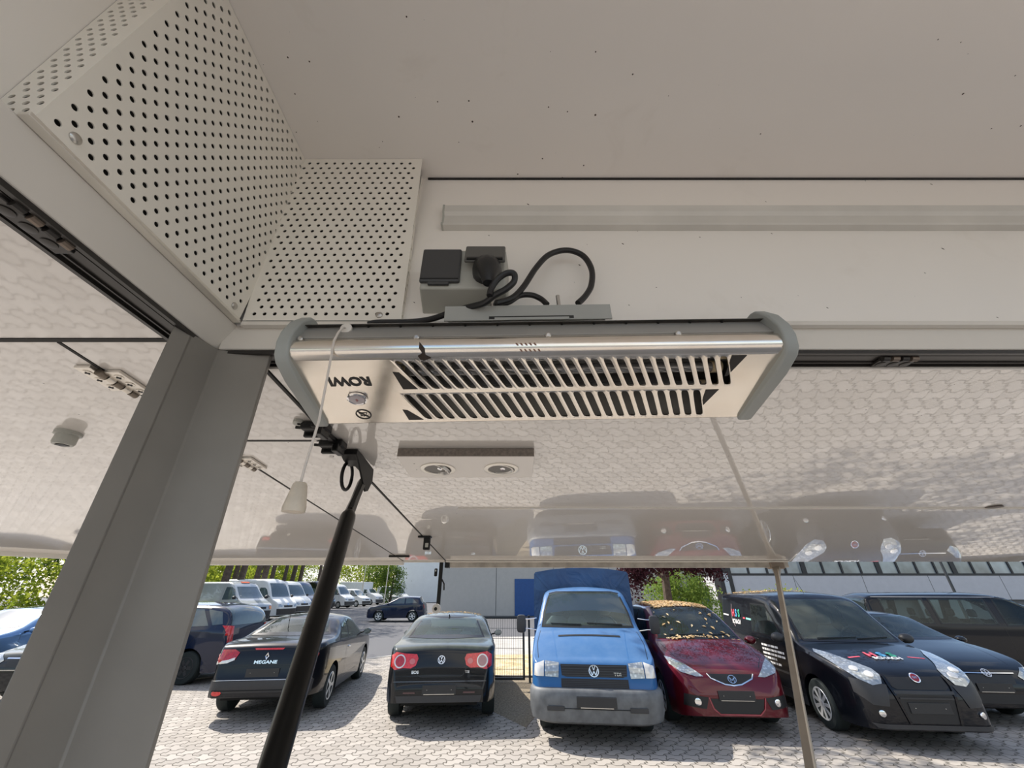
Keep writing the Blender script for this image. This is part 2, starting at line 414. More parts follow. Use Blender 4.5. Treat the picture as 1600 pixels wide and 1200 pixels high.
# stiffener strip across the flap
t = thing('stiffener_strip', 'thin raised strip running across the underside of the front flap', 'strip', (1.5, 1.21, flapz(1.21)-.004))
y = 1.205; MB().loft([[(x, y-.006, flapz(y-.006)), (x, y-.005, flapz(y)-.0028), (x, y+.005, flapz(y)-.0028), (x, y+.006, flapz(y+.006))] for x in (-.163, 3.9)]).build('strip', M['frame'], t)
q = onF(1548, 793); o = MB().lathe([(0, .02), (.003, .02), (.004, .012)], (q.x, 1.19, flapz(1.19)+.0005), (0, 0, -1), 20).build('rivet_cap', plain('dark_cap', (.1, .08, .07), .5), t, smooth=True)
# dark seam gaskets
def seam(label, a, b, w=.0034, name='seam_gasket'):
    a = Vector(a); b = Vector(b); n = Vector((-(b-a).y, (b-a).x, 0)).normalized()*w/2
    ps = [a+n, a-n, b-n, b+n]; ps = [Vector((p.x, p.y, flapz(p.y)-.0006)) for p in ps]
    o = MB().prism(ps, (0, 0, FT*.6)).build(name, M['rubber']); tag(o, label, 'seam'); return o
seam('dark rubber seam from the post to the left picture edge', (-2.9, .4055, 0), (-.437, .4055, 0), .007)
seam('dark rubber seam along the folding line with the two hinges', (SX, .41, 0), (SX, YE, 0), .005)
seam('short dark seam between post and heater end', (SX+.003, .714, 0), (-.354, .714, 0), .006)
seam('dark seam between the side flap strips and the front flap', (-.3505, FY0, 0), (-.355, YE, 0), .005)

def flap_hinge(label, c, L=.062):
    c = Vector((c[0], c[1], flapz(c[1])-.0005)); t = thing('flap_hinge', label, 'hinge', c)
    n = Vector((0, 0, -1)); u = Vector((0, 1, FK)).normalized(); v = Vector((1, 0, 0))
    for sgn in (1, -1):
        a = c+u*(0.0 if sgn > 0 else -.012)
        MB().prism([a-u*L/2+v*sgn*.004, a+u*L/2+v*sgn*.004, a+u*L*.5+v*sgn*.027, a-u*L*.5+v*sgn*.027], n*.0045).build('leaf', M['hinge'], t, bevel=.0008)
        for k in (-1, 0, 1):
            p = a+u*k*.019+v*sgn*.017+n*.0045
            MB().lathe([(-.001, .0062), (.0006, .0062), (.0010, .0048)], p, n, 18).build('screw', M['hinge'], t, smooth=True)
            MB().box(p+n*.0011, (.007, .0014, .0012)).box(p+n*.0011, (.0014, .007, .0012)).build('screw_recess', M['black'], t)
    for k in range(5):
        a = c+u*(-.034+k*.0135)+n*.005; MB().tube([a, a+u*.0115], .0052, 12).build('knuckle', M['hinge'] if k % 2 else plain('dark_hinge_steel', (.2, .17, .14), .4, .8), t, smooth=True)
    fit(t, FLAPF)
q = onF(163, 596); flap_hinge('steel butt hinge with six screws left of the grey post', (SX, q.y, 0))
q = onF(384, 722); flap_hinge('steel butt hinge partly behind the grey post, lower right', (SX, q.y, 0))
# round vent and latch keeper
q = onF(108, 676); t = thing('round_vent', 'small round grey vent knob under the side flap', 'vent', q)
MB().lathe([(-.002, .020), (.005, .020), (.006, .016), (.020, .0165), (.024, .014), (.024, .009), (.016, .009)], q, (0, 0, -1), 28, cap=False).build('rim', M['sockgrey'], t, smooth=True)
MB().box(q+Vector((0, 0, -.0235)), (.016, .012, .003)).build('opening', M['black'], t)
q = onF(471, 661); t = thing('latch_keeper', 'small oval grey keeper on the flap below the heater left end', 'latch', q)
mb = MB(); mb.loft([[q+Vector((math.cos(a)*.012*s_, math.sin(a)*.018*s_, -h)) for a in [2*math.pi*k/20 for k in range(20)]] for h, s_ in ((-.001, 1), (.004, 1), (.005, .85))]); mb.build('plate', M['sockgrey'], t, smooth=True)
for k in (-1, 1): MB().lathe([(0, .0035), (.006, .0035), (.007, .002)], q+Vector((.001, k*.008, 0)), (0, 0, -1), 12).build('screw', M['rubber'], t, smooth=True)

# -------- twin spotlight box
t = thing('spotlight_box', 'white box with two round spotlights under the front flap', 'lamp', (-.093, .81, flapz(.81)-.018))
x0, x1, y0, y1 = -.232, .0455, .751, .876
zt_ = flapz(.81)+.004; zbx = .2385
MB().add([(x0, y0, flapz(y0)-.0002), (x1, y0, flapz(y0)-.0002), (x1, y1, flapz(y1)-.0002), (x0, y1, flapz(y1)-.0002),
          (x0, y0, .2365), (x1, y0, .2365), (x1, y1, .2270), (x0, y1, .2270)], [(0, 1, 2, 3), (4, 5, 6, 7), (0, 1, 5, 4), (1, 2, 6, 5), (2, 3, 7, 6), (3, 0, 4, 7)]).build('housing', M['fascia'], t, bevel=.0012)
MB().box2((x0+.001, y0-.0015, .2375), (x1-.001, y0+.0005, flapz(y0)-.001)).build('front_edge', plain('brown_edge', (.22, .19, .165), .7, var=.25, scale=150), t)
for cx, tilt in ((-.160, .35), (-.023, .1)):
    cyy = .820; zz = .2365 - .0095*(cyy-y0)/(y1-y0); n = Vector((0, -.076, -1)).normalized(); c = Vector((cx, cyy, zz))
    rg = MB().lathe([(-.001, .0375), (.0018, .0375), (.0030, .0345), (.0025, .029), (-.001, .028)], c, n, 36, cap=False).build('spot_ring', M['alu'], t, smooth=True)
    n2 = (n+Vector((-tilt, 0, 0))).normalized()
    MB().lathe([(-.004, .027), (.0015, .027), (.0018, .0235), (-.004, .020), (-.005, .0)], c, n2, 30, cap=False).build('reflector', M['steel'], rg, smooth=True)
    MB().lathe([(-.0035, .010), (.000, .008), (.001, .0)], c, n2, 18, cap=False).build('bulb', M['chrome'], rg, smooth=True)
    MB().lathe([(.0003, .0285), (.0003, 0.0)], c, n, 24, cap=False).build('well', plain('grey_well', (.14, .13, .12), .4), rg)

# -------- black flap latch and gas strut
lx = -.335
t = thing('flap_latch', 'black plastic latch blocks on the flap below the heater', 'latch', onF(525, 690))
for (cx, cy, s_) in ((-.352, .640, 1.0), (-.352, .715, 1.0)):
    z = flapz(cy); 
    MB().box((cx+.004, cy, z-.008), (.045, .030, .014)).build('block', M['black'], t, bevel=.003)
    MB().box((cx-.004, cy+.012, z-.016), (.034, .009, .012)).build('claw', M['blackg'], t, bevel=.002)
    MB().box((cx+.018, cy-.004, z-.019), (.012, .034, .016)).build('claw', M['blackg'], t, bevel=.002)
    MB().tube([(cx-.026, cy-.012, z-.012), (cx-.008, cy-.008, z-.012)], .0028, 8).build('pin', M['rubber'], t, smooth=True)
    MB().lathe([(-.001, .005), (.002, .004)], (cx+.0, cy+.012, z-.027), (0, 0, -1), 12).build('rivet', M['steel'], t, smooth=True)
MB().box((-.343, .68, flapz(.68)-.006), (.012, .12, .009)).build('bar', M['black'], t, bevel=.002)
t = thing('support_strut', 'black telescopic gas strut holding up the flap, left of the spotlights', 'strut', (-.25, .55, -.34))
# side plate bracket
pts = [(.752, -.001), (.790, -.001), (.862, -.004), (.868, -.030), (.850, -.056), (.835, -.062), (.812, -.048), (.770, -.020), (.752, -.012)]
mb = MB(); mb.prism([(-.318, y_, flapz(y_)+z_) for y_, z_ in pts], (.004, 0, 0)); mb.build('bracket_plate', M['black'], t, bevel=.001)
mb = MB(); mb.prism([(-.347, y_, flapz(y_)+z_) for y_, z_ in [(.752, -.001), (.790, -.001), (.80, -.012), (.800, -.020), (.770, -.018), (.752, -.012)]], (.03, 0, 0)); mb.build('bracket_web', M['black'], t, bevel=.001)
ring = [(-.345, .800+.026*math.cos(a), flapz(.80)-.040+.028*math.sin(a)) for a in [2*math.pi*k/20 for k in range(21)]]
MB().tube(ring, .0035, 8).build('grip_loop', M['black'], t, smooth=True)
A = Vector((-.325, .835, flapz(.835)-.045)); 
lowp = onY(425, 1200, .50); tp = onY(545, 803, .735); 
dirv = (lowp-tp).normalized(); low2 = lowp+dirv*.33
mid = tp
MB().tube([A+Vector((0, 0, .004)), mid*.0+A.lerp(mid, .55), mid], [.009, .0085, .0095], 6).build('fork', M['blackg'], t, smooth=True, angle=40)
MB().tube([A.lerp(mid, .1)+Vector((.004, -.006, 0)), A.lerp(mid, .9)+Vector((.003, -.008, 0))], [.005, .005], 4).build('fork_rib', M['black'], t)
MB().tube([mid-dirv*.002, mid+dirv*.004, mid+dirv*.012, lowp, low2], [.010, .0125, .0135, .0135, .0135], 24).build('barrel', M['blackg'], t, smooth=True, angle=50)

# -------- slim bar (flap prop) at the right
P0 = Vector((1.42, YE-.0, e0-.03)); P1 = Vector((.66, 1.15, -.352)); dv = (P1-P0).normalized(); P2 = P1+dv*.45
t = thing('flap_prop', 'slim grey-brown square bar propping the flap at the right', 'prop', P2)
side = dv.cross(Vector((0, 0, 1))).normalized(); upv = side.cross(dv)
def sq(p, a, b): return [p+side*a+upv*b, p-side*a+upv*b, p-side*a-upv*b, p+side*a-upv*b]
MB().loft([sq(P0, .020, .014), sq(P0+dv*.10, .012, .011), sq(P0+dv*.16, .0105, .0105), sq(P2, .0105, .0105)]).build('bar', plain('bronze_bar', (.30, .265, .225), .45, .3, var=.15), t, bevel=.0015)
MB().box(P0+Vector((0, -.0, .012)), (.075, .045, .034)).build('end_block', plain('brown_block', (.24, .19, .15), .6), t, bevel=.006)
MB().prism([P0+dv*.05+upv*.0122-side*.010, P0+dv*.05+upv*.0122-side*.0065, P2+upv*.0112-side*.0065, P2+upv*.0112-side*.010], -upv*.0223).build('bright_edge', plain('worn_bright_edge', (.72, .68, .60), .4, .2), t)

# -------- black rod with latch hanging at the flap corner
cx = onY(690, 880, YE-.01).x; bx = onY(683, 955, YE-.01)
t = thing('locking_rod', 'black flat locking rod hanging from the flap corner with a white roller', 'rod', (cx, YE-.01, bx.z))
MB().box2((cx-.010, YE-.018, bx.z+.01), (cx+.009, YE-.004, e0+.004)).build('rod', M['black'], t, bevel=.0015)
MB().lathe([(-.012, .010), (-.012, .021), (.012, .021), (.012, .010)], (cx-.004, YE-.03, bx.z+.012), (0, 1, 0), 18).build('roller', plain('pale_roller', (.6, .58, .55), .4), t, smooth=True)
MB().lathe([(.012, .008), (.016, .008)], (cx-.004, YE-.045, bx.z+.012), (0, -1, 0), 12).build('roller_hub', M['black'], t, smooth=True)
MB().tube([(cx+.009, YE-.012, .05), (cx+.022, YE-.014, .03), (cx+.024, YE-.014, .0)], .004, 6).build('lever', M['black'], t, smooth=True)
q = onY(658, 891, YE-.02); q2 = onY(681, 894, YE-.02)
MB().box((cx-.026, YE-.014, q.z-.01), (.016, .012, .038)).build('catch', M['black'], t, bevel=.004)
MB().box((cx-.026, YE-.021, q.z-.002), (.006, .004, .008)).build('catch_button', M['steel'], t)
q = onF(668, 838); t = thing('flap_catch', 'small black rectangular catch on the flap seam near the corner', 'catch', q)
MB().box(q+Vector((0, 0, -.025)), (.026, .018, .050)).build('case', M['black'], t, bevel=.004)
MB().box(q+Vector((.002, -.0095, -.033)), (.012, .003, .016)).build('button', M['sockgrey'], t, bevel=.001)
MB().box(q+Vector((-.01, 0, -.003)), (.05, .03, .006)).build('foot', M['black'], t, bevel=.001)
q = onF(624, 868); o = MB().box(q+Vector((0, -.0, -.004)), (.10, .02, .008)).build('corner_bracket', M['black'], bevel=.002); tag(o, 'small black bracket where the fold seam meets the flap edge', 'bracket')

# ================================================================== HEATER
def hp_(t_): return Vector((0, .362+.1095*t_, .2275-.029*t_))       # lower panel in (Y,Z)
HX = .029; XLh, XRh = -.2516, .3096; HR = R(-1.0)
HO = (HX, .42, .20)
t = thing('infrared_heater', 'stainless steel infrared heater with slotted grille hanging below the fascia', 'heater', HO, rot=(0, HR, 0)); ht = t
PU = Vector((1, 0, 0)); PV = Vector((0, .1095, -.029)).normalized(); PLEN = math.hypot(.1095, .029); PB = PU.cross(PV); 
if PB.z < 0: PB = -PB          # into the housing
def hpt(x, t_): return Vector((x, .362+.1095*t_, .2275-.029*t_))
PITCHX = .01455; NS = 26; XS = -.1355
# curved front sheet above the grille
prof = [(.3600, .2552), (.3585, .2522), (.3550, .2502), (.3530, .2462), (.3522, .2405), (.3530, .2348), (.3560, .2303), (.362, .2275)]
XA, XB = XLh+.004, XRh-.004
mb = MB(); mb.loft([[(x, y_, z_) for y_, z_ in prof] for x in (XA, XB)], closed=False, cap=False)
mb.build('curved_front', M['inox'], ht, smooth=True, angle=40); mb = MB()
# flat panels around the slots: pieces follow the slant of the slots
sl1, sl2 = .026, .023          # slant of rows 1 and 2
T0, T1, T2, T3 = -.02, .455, .495, .965
# the rows: start edges
def rowx(t_): return XS + (sl1*(t_-T0)/(T1-T0) if t_ <= T1 else 0)
def quadp(x0a, x1a, ta, x0b, x1b, tb):
    k = len(mb.v); mb.v += [hpt(x0a, ta), hpt(x1a, ta), hpt(x1b, tb), hpt(x0b, tb)]; mb.f.append((k, k+1, k+2, k+3))
quadp(XA, XB, 0, XA, XB, T0+.02)
def slot_row(ta, tb, xs, n, sl, pitch, hw, hh, first_tri, last_tri):
    """n slanted cells from xs at ta; panel to left and right completes the sheet"""
    quadp(XA, xs, ta, XA, xs+sl, tb); quadp(xs+n*pitch, XB, ta, xs+n*pitch+sl, XB, tb)
    N = 24
    for i in range(n):
        c0 = hpt(xs+(i+.5)*pitch+sl/2, (ta+tb)/2)
        u = PU*pitch; v = hpt(xs+sl, tb)-hpt(xs, ta)
        L = v.length; ring = []; out = []
        for k in range(N):
            a = 2*math.pi*(k+.5)/N; c, s_ = math.cos(a), math.sin(a)
            # rounded slot: stadium in (a,b) units
            A_, B_ = hw/pitch, hh
            rx = A_*abs(c)**.55*(1 if c >= 0 else -1); ry = B_*abs(s_)**.28*(1 if s_ >= 0 else -1)
            ring.append(c0+u*rx+v*ry)
            q = min(.5/max(abs(c), 1e-6), .5/max(abs(s_), 1e-6)); out.append([c*q, s_*q])
        for sx in (-1, 1):
            for sy in (-1, 1):
                k = min(range(N), key=lambda i_: (out[i_][0]-sx*.5)**2+(out[i_][1]-sy*.5)**2); out[k] = [sx*.5, sy*.5]
        base = len(mb.v); ctr = c0
        lip = [p+(p-ctr)*.0 + (p-ctr).normalized()*.0008 for p in ring]
        mb.v += ring+[c0+u*a_+v*b_ for a_, b_ in out]+[p+PB*.0022 for p in ring]+[l-PB*.0007 for l in lip]
        for k in range(N):
            j = (k+1) % N
            mb.f.append((base+3*N+k, base+3*N+j, base+N+j, base+N+k))      # sheet up to raised lip
            mb.f.append((base+k, base+j, base+3*N+j, base+3*N+k))
            mb.f.append((base+k, base+j, base+2*N+j, base+2*N+k))
slot_row(.0001, T1, XS, NS, sl1, PITCHX, .0043, .455, 1, 1)
quadp(XA, XB, T1, XA, XB, T2)
slot_row(T2, T3, XS-.001, 25, sl2, .01475, .0045, .46, 1, 1)
quadp(XA, XB, T3, XA, XB, 1.0)
k = len(mb.v); mb.v += [hpt(XA, 1), hpt(XB, 1), hpt(XB, 1)+Vector((0, .002, .006)), hpt(XA, 1)+Vector((0, .002, .006))]; mb.f.append((k, k+1, k+2, k+3))
fs_ = mb.build('grille_panel', M['inox'], ht, fix=False)
# three-cornered openings at the row ends, as dark recessed plates
for (pa, nm) in (([(-.136, .17), (-.129, .18), (-.1125, .43), (-.130, .43)], 0), ([(-.139, .77), (-.133, .78), (-.116, .955), (-.135, .955)], 0), ([(XS+26*PITCHX+.003, .01), (XS+26*PITCHX+.020, .01), (XS+26*PITCHX+.011, .30), (XS+26*PITCHX+.008, .30)], 0), ([(XS+25*.01475+.004, .51), (XS+25*.01475+.020, .51), (XS+25*.01475+.011, .78), (XS+25*.01475+.008, .78)], 0)):
    m2 = MB(); m2.prism([hpt(x, t_)-PB*.0004 for x, t_ in pa], PB*.0003); m2.build('corner_opening', M['darkin'], fs_)
# top plate with small slots, side caps, rear housing
m2 = MB(); m2.prism([(XA, .3625, .2552), (XA, .3595, .2568), (XA, .3788, .2905), (XA, .43, .2985), (XA, .43, .29), (XA, .383, .284), (XA, .367, .2552)], (XB-XA, 0, 0)); tp_ = m2.build('top_plate', M['topplate'], ht, bevel=.0006)
for k in range(12):
    x = -.170+k*.0385; m2 = MB(); a = Vector((x, .3738, .2828)); m2.box(a, (.0022, .0016, .009), Matrix.Rotation(R(-30), 3, 'X')); m2.build('vent_slit', M['label'], tp_)
capo = [(.402, .3015), (.385, .3020), (.3765, .2990), (.3600, .2805), (.3505, .2600), (.3482, .2450), (.3510, .2300), (.3575, .2225), (.3825, .2125), (.4680, .1935), (.4745, .1950), (.4760, .2030), (.4720, .2630), (.4320, .2720), (.4300, .3000)]
for sx, x in ((-1, XLh), (1, XRh)):
    m2 = MB(); m2.prism([(x-.0015*sx-.0075, y_, z_) for y_, z_ in capo], (.0150, 0, 0)); m2.build('end_cap', M['capgrey'], ht, bevel=.0022, seg=3, smooth=True)
m2 = MB(); m2.add([(XA, .43, .298), (XB, .43, .298), (XB, .4320, .2720), (XA, .4320, .2720), (XA, .4700, .2620), (XB, .4700, .2620), (XB, .4735, .1990), (XA, .4735, .1990)], [(0, 1, 2, 3), (3, 2, 5, 4), (4, 5, 6, 7)]); m2.build('rear_shell', M['topplate'], ht)
m2 = MB(); m2.add([(XA, .366, .2800), (XB, .366, .2800), (XB, .425, .2900), (XA, .425, .2900), (XA, .4660, .2450), (XB, .4660, .2450)], [(0, 1, 2, 3), (3, 2, 5, 4)]); m2.build('reflector', plain('dull_reflector', (.16, .15, .14), .3, .9), ht)
for yy, zz in ((.379, .2405), (.4035, .2365), (.438, .2295)):
    rd = MB().tube([(XS-.004, yy, zz), (XS+.388, yy, zz)], .0062, 16).build('heating_rod', M['tube'], ht, smooth=True)
    for x in (XS-.004, XS+.378): MB().tube([(x, yy, zz), (x+.012, yy, zz)], .0072, 14).build('ceramic_end', M['ceramic'], rd, smooth=True)
# mounting bracket and bolts
br = MB(); z1b = .318
br.prism([(-.083, .384, .297), (-.083, .384, z1b+.002), (-.083, .432, z1b+.002), (-.083, .432, z1b-.001), (-.083, .3865, z1b-.001), (-.083, .3865, .297)], (.210, 0, 0))
bk = br.build('mounting_bracket', M['bracket'], ht, bevel=.0006)
MB().box2((-.027, .3835, .2985), (.079, .3842, .3025)).build('bracket_cutout', M['label'], bk)
MB().box2((-.020, .3832, .2965), (.073, .3838, .3005)).build('bracket_tongue', M['bracket'], bk)
for x, l in ((-.022, .020), (.063, .020)): MB().tube([(x, .39, z1b), (x-.001, .388, z1b+l)], .0026, 8).build('bolt', M['steel'], bk, smooth=True)
for x in (-.238, -.107, .042, .19): 
    MB().lathe([(-.001, .0034), (.001, .0034), (.002, .002)], (x, .3585, .2545), (0, -1, -.1), 12).build('screw', M['steel'], ht, smooth=True)
# print, switch, prohibition mark
def hq(px, py): 
    r = ray(px, py); k = (.2275+.2648*.362)/(r.z+.2648*r.y); q = r*k; # plane z = .2275-.2648(y-.362)
    return q
c = (hq(513, 591)+hq(582, 591))/2
lettering('brand_print', 'ROWI', .0195, M['label'], ht, c-PB*.0006, -PU, PV, .0001, bold=.0007, squash=.94)
c = hq(560, 617)-PB*.0014; 
sw = MB().loft([[c+PU*math.cos(a)*rx+PV*math.sin(a)*ry-PB*h for a in [2*math.pi*k/28 for k in range(28)]] for h, rx, ry in ((-.0005, .0122, .0105), (.0018, .0122, .0105), (.0026, .0108, .0092), (.0016, .0096, .0080))], cap=False).build('switch_bezel', M['chrome'], ht, smooth=True)
MB().loft([[c+PU*math.cos(a)*rx+PV*math.sin(a)*ry-PB*h for a in [2*math.pi*k/28 for k in range(28)]] for h, rx, ry in ((.0, .0097, .0082), (.0022, .0092, .0077), (.0026, .0080, .0066))]).build('switch_rocker', plain('pale_rocker', (.48, .44, .46), .35), sw, smooth=True)
lettering('switch_mark', '0', .006, plain('red_print', (.35, .05, .05), .5), sw, c-PB*.0028, -PU, PV, .0001)
c = hq(569, 643)
def ringp(c, r0, w, name, n=32):
    m2 = MB(); m2.loft([[c+PU*math.cos(a)*(r0+dr)+PV*math.sin(a)*(r0+dr)-PB*h for a in [2*math.pi*k/n for k in range(n)]] for dr, h in ((-w, .0004), (w, .0004), (w, .0007), (-w, .0007), (-w, .0004))], cap=False); return m2
m2 = ringp(c, .0092, .0007, 'x')
d1 = (PU+PV).normalized()*.0088; nn_ = (PU-PV).normalized()*.0006
m2.prism([c+d1+nn_-PB*.0004, c+d1-nn_-PB*.0004, c-d1-nn_-PB*.0004, c-d1+nn_-PB*.0004], -PB*.0003)
for (ax, ay, bx_, by) in ((-.005, -.003, .005, -.003), (-.005, .003, .005, .003), (-.005, -.003, -.002, .003), (.005, -.003, .002, .003), (0, -.003, 0, .004)):
    a = c+PU*ax+PV*ay; b = c+PU*bx_+PV*by; dd = (b-a).normalized(); s_ = dd.cross(PB)*.0004; m2.prism([a+s_-PB*.0004, a-s_-PB*.0004, b-s_-PB*.0004, b+s_-PB*.0004], -PB*.0002)
m2.build('do_not_cover_mark', M['label'], ht)
# burn marks on the curved front
def blot(pts, mat, nm):
    m2 = MB(); k = len(m2.v)
    for px, py in pts:
        y_ = None
        r = ray(px, py)
        best = None
        pl = prof+[(.372, .22485)]
        for (ya, za), (yb, zb_) in zip(pl[:-1], pl[1:]):
            # intersect ray ratio
            q_ = r.z/r.y; den = (zb_-za)-q_*(yb-ya)
            if abs(den) < 1e-9: continue
            s_ = (q_*ya-za)/den
            if -0.02 <= s_ <= 1.02: best = (ya+(yb-ya)*s_, za+(zb_-za)*s_); break
        if best is None: best = (.352, .24)
        f = best[0]/r.y; m2.v.append(Vector((r.x*f, best[0]-.0006, best[1]-.0006)))
    m2.f.append(tuple(range(len(pts)))); m2.build(nm, mat, ht)
blot([(657, 531), (665, 541), (666, 552), (675, 557), (666, 560), (660, 562), (654, 553), (661, 549), (656, 541)], M['stain'], 'burn_mark')
for k in range(5): blot([(806+k*7, 535), (809+k*7, 535), (818+k*7, 549), (815+k*7, 549)], M['stain2'], 'scrape_mark')

# pull cord
t = thing('pull_cord', 'pull cord with pale conical knob hanging from the left of the heater', 'cord', onY(467, 800, .358))
a = onY(537, 513, .362); e = onY(470, 768, .362)
MB().lathe([(-.001, .0068), (.0015, .0068), (.0025, .0045), (.003, .0)], (a.x, .3680, .2712), (0, -.95, .0), 20).build('grommet', M['white_pl'], t, smooth=True)
pts = [(a.x, .3670, .2712), (a.x-.0005, .3610, .2680), (a.x-.002, .3570, .258), (a.x-.0015, .3515, .243), (a.x, .354, .20), (a.x+.0015, .357, .15), (e.x, .358, .10), (e.x, .358, .086)]
MB().tube(pts, .0013, 8).build('string', M['cord'], t, smooth=True)
kb = Vector((e.x, .358, .088)); MB().lathe([(0, .0050), (.002, .0062), (.022, .0098), (.0262, .0096), (.027, .005)], kb, (0, 0, -1), 20).build('knob', plain('yellowed_plastic', (.66, .58, .47), .45, var=.12, scale=60), t, smooth=True)

# -------- double socket, plug, cable
t = thing('double_socket', 'grey surface-mounted double socket on the fascia above the heater', 'socket', (-.066, .41, .345))
MB().add([(-.1270, YF, .346), (-.0050, YF, .346), (-.0050, YF, .432), (-.1270, YF, .432), (-.1235, .3900, .3535), (-.0085, .3900, .3535), (-.0085, .3900, .4245), (-.1235, .3900, .4245)],
         [(0, 1, 5, 4), (1, 2, 6, 5), (2, 3, 7, 6), (3, 0, 4, 7), (4, 5, 6, 7)]).build('housing', M['sockgrey'], t, bevel=.003, seg=3, smooth=True)
lid = MB().box2((-.1240, .3850, .3610), (-.0700, .3905, .4215)).build('lid', M['sockdark'], t, bevel=.0025)
MB().box2((-.1225, .3842, .3655), (-.0715, .3852, .3665)).build('lid_groove', M['label'], lid)
MB().box2((-.112, .3850, .3565), (-.084, .3890, .3610)).build('lid_tab', M['sockdark'], lid, bevel=.0008)
lid2 = MB().box((-.0365, .3800, .4050), (.055, .005, .038), Matrix.Rotation(R(-14), 3, 'X')).build('open_lid', plain('grey_lid', (.10, .098, .09), .45), t, bevel=.002)
MB().box((-.0365, .3730, .3900), (.048, .003, .004), Matrix.Rotation(R(-14), 3, 'X')).build('lid_edge', M['label'], lid2)
t = thing('power_plug', 'black mains plug in the right socket with its cable looping to the heater', 'plug', (-.03, .37, .35))
MB().tube([(-.034, .392, .380), (-.033, .378, .376), (-.0315, .368, .366), (-.0305, .364, .350), (-.030, .364, .338)], [.020, .0195, .015, .0095, .0065], 16).build('plug_body', M['cable'], t, smooth=True)
def cab(pix, nm, r=.0040):
    P = [onY(px, py, Y) for px, py, Y in pix]; out = []
    for i in range(len(P)-1):
        p0 = P[max(i-1, 0)]; p1 = P[i]; p2 = P[i+1]; p3 = P[min(i+2, len(P)-1)]
        for k in range(8):
            s_ = k/8; out.append(.5*((2*p1)+(-p0+p2)*s_+(2*p0-5*p1+4*p2-p3)*s_*s_+(-p0+3*p1-3*p2+p3)*s_**3))
    out.append(P[-1]); MB().tube(out, r, 10).build(nm, M['cable'], t, smooth=True)
cab([(765, 462, .362), (768, 450, .362), (778, 436, .360), (792, 427, .358), (803, 428, .358), (803, 440, .360), (790, 452, .362), (772, 462, .366), (755, 474, .374), (725, 482, .39), (700, 490, .40), (672, 499, .41), (640, 503, .41), (590, 504, .41), (575, 507, .41)], 'cable')
cab([(775, 474, .385), (800, 466, .392), (818, 448, .398), (838, 418, .405), (858, 398, .412), (885, 391, .415), (910, 399, .415), (924, 420, .412), (924, 445, .408), (915, 462, .402), (903, 474, .398)], 'cable', .0043)
cab([(775, 476, .39), (795, 472, .395), (812, 462, .4), (830, 461, .4), (845, 467, .4), (855, 476, .398)], 'cable', .0038)
# ================================================================== VEHICLES (own frame: x forward, y left, z up, nose at x = 0, ground z = 0)
def paint(name, col, rough=.28, coat=1.0, dusty=0.0, dustcol=(.45, .42, .33), metal=0.0, coatr=.03):
    t = NT(name)
    base = t.mix(t.ramp(t.noise(1.3), .3, .7), c4([x*.9 for x in col]), c4(col))
    if dusty:
        geo = t.node('ShaderNodeNewGeometry'); sep = t.node('ShaderNodeSeparateXYZ'); t.l.new(geo.outputs['Normal'], sep.inputs[0])
        up = t.ramp(sep.outputs[2], .45, .95, 0, 1)
        d = t.math('MULTIPLY', up, t.ramp(t.noise(5, 5, .65), .25, .75, dusty*.4, dusty))
        base = t.mix(d, base, c4(dustcol)); t.put(t.b.inputs['Coat Weight'], t.ramp(d, 0, .5, coat, coat*.4))
    else: t.set(coat=coat)
    t.set(col=base, rough=rough, metal=metal, coatr=coatr, spec=.12); return t.m
def glassm(name, tint, transp=.35, rough=.03):
    t = NT(name); n = t.n; l = t.l
    tr = n.new('ShaderNodeBsdfTransparent'); tr.inputs[0].default_value = c4(tint)
    gl = n.new('ShaderNodeBsdfGlossy'); gl.inputs['Roughness'].default_value = rough; gl.inputs[0].default_value = (.9, .97, .96, 1)
    df = n.new('ShaderNodeBsdfDiffuse'); df.inputs[0].default_value = (.22, .27, .26, 1)
    fr = n.new('ShaderNodeFresnel'); fr.inputs[0].default_value = 1.45
    m0 = n.new('ShaderNodeMixShader'); m0.inputs[0].default_value = 1-transp
    l.new(tr.outputs[0], m0.inputs[1]); l.new(df.outputs[0], m0.inputs[2])
    m1 = n.new('ShaderNodeMixShader'); l.new(fr.outputs[0], m1.inputs[0]); l.new(m0.outputs[0], m1.inputs[1]); l.new(gl.outputs[0], m1.inputs[2])
    l.new(m1.outputs[0], t.out.inputs[0]); t.m.name = name; return t.m
G = {}
G['clear'] = glassm('car_glass', (.62, .72, .70), .93)
G['dusty'] = glassm('dusty_car_glass', (.62, .72, .66), .80)
G['haze'] = glassm('sunlit_car_glass', (.66, .76, .74), .84)
G['tint'] = glassm('tinted_car_glass', (.58, .66, .63), .96)
G['far'] = plain('far_window_glass', (.07, .10, .11), .06, coat=1.0)
G['lamp'] = None
def lampglass():
    t = NT('headlamp_glass'); v = t.node('ShaderNodeTexVoronoi'); v.inputs['Scale'].default_value = 22; t.l.new(t.coord(), v.inputs['Vector'])
    t.set(col=t.mix(t.ramp(v.outputs['Distance'], .0, .5), (.80, .82, .80, 1), (.38, .40, .40, 1)), rough=.12, metal=.55, coat=1.0); return t.m
G['lamp'] = lampglass()
G['red'] = plain('red_lamp_glass', (.42, .008, .012), .12, coat=1.0, scale=40, var=.3)
G['redbright'] = plain('bright_red_lamp_glass', (.62, .02, .02), .12, coat=1.0, scale=40, var=.2)
G['amber'] = plain('amber_lamp_glass', (.75, .25, .06), .2, coat=1.0)
G['palelamp'] = plain('pale_lamp_glass', (.72, .70, .66), .15, .2, coat=1.0)
P = {}
P['black'] = paint('black_car_paint', (.004, .005, .008), coat=.62)
P['blackdust'] = paint('dusty_black_car_paint', (.004, .005, .007), coat=.7, dusty=.26, dustcol=(.32, .36, .27))
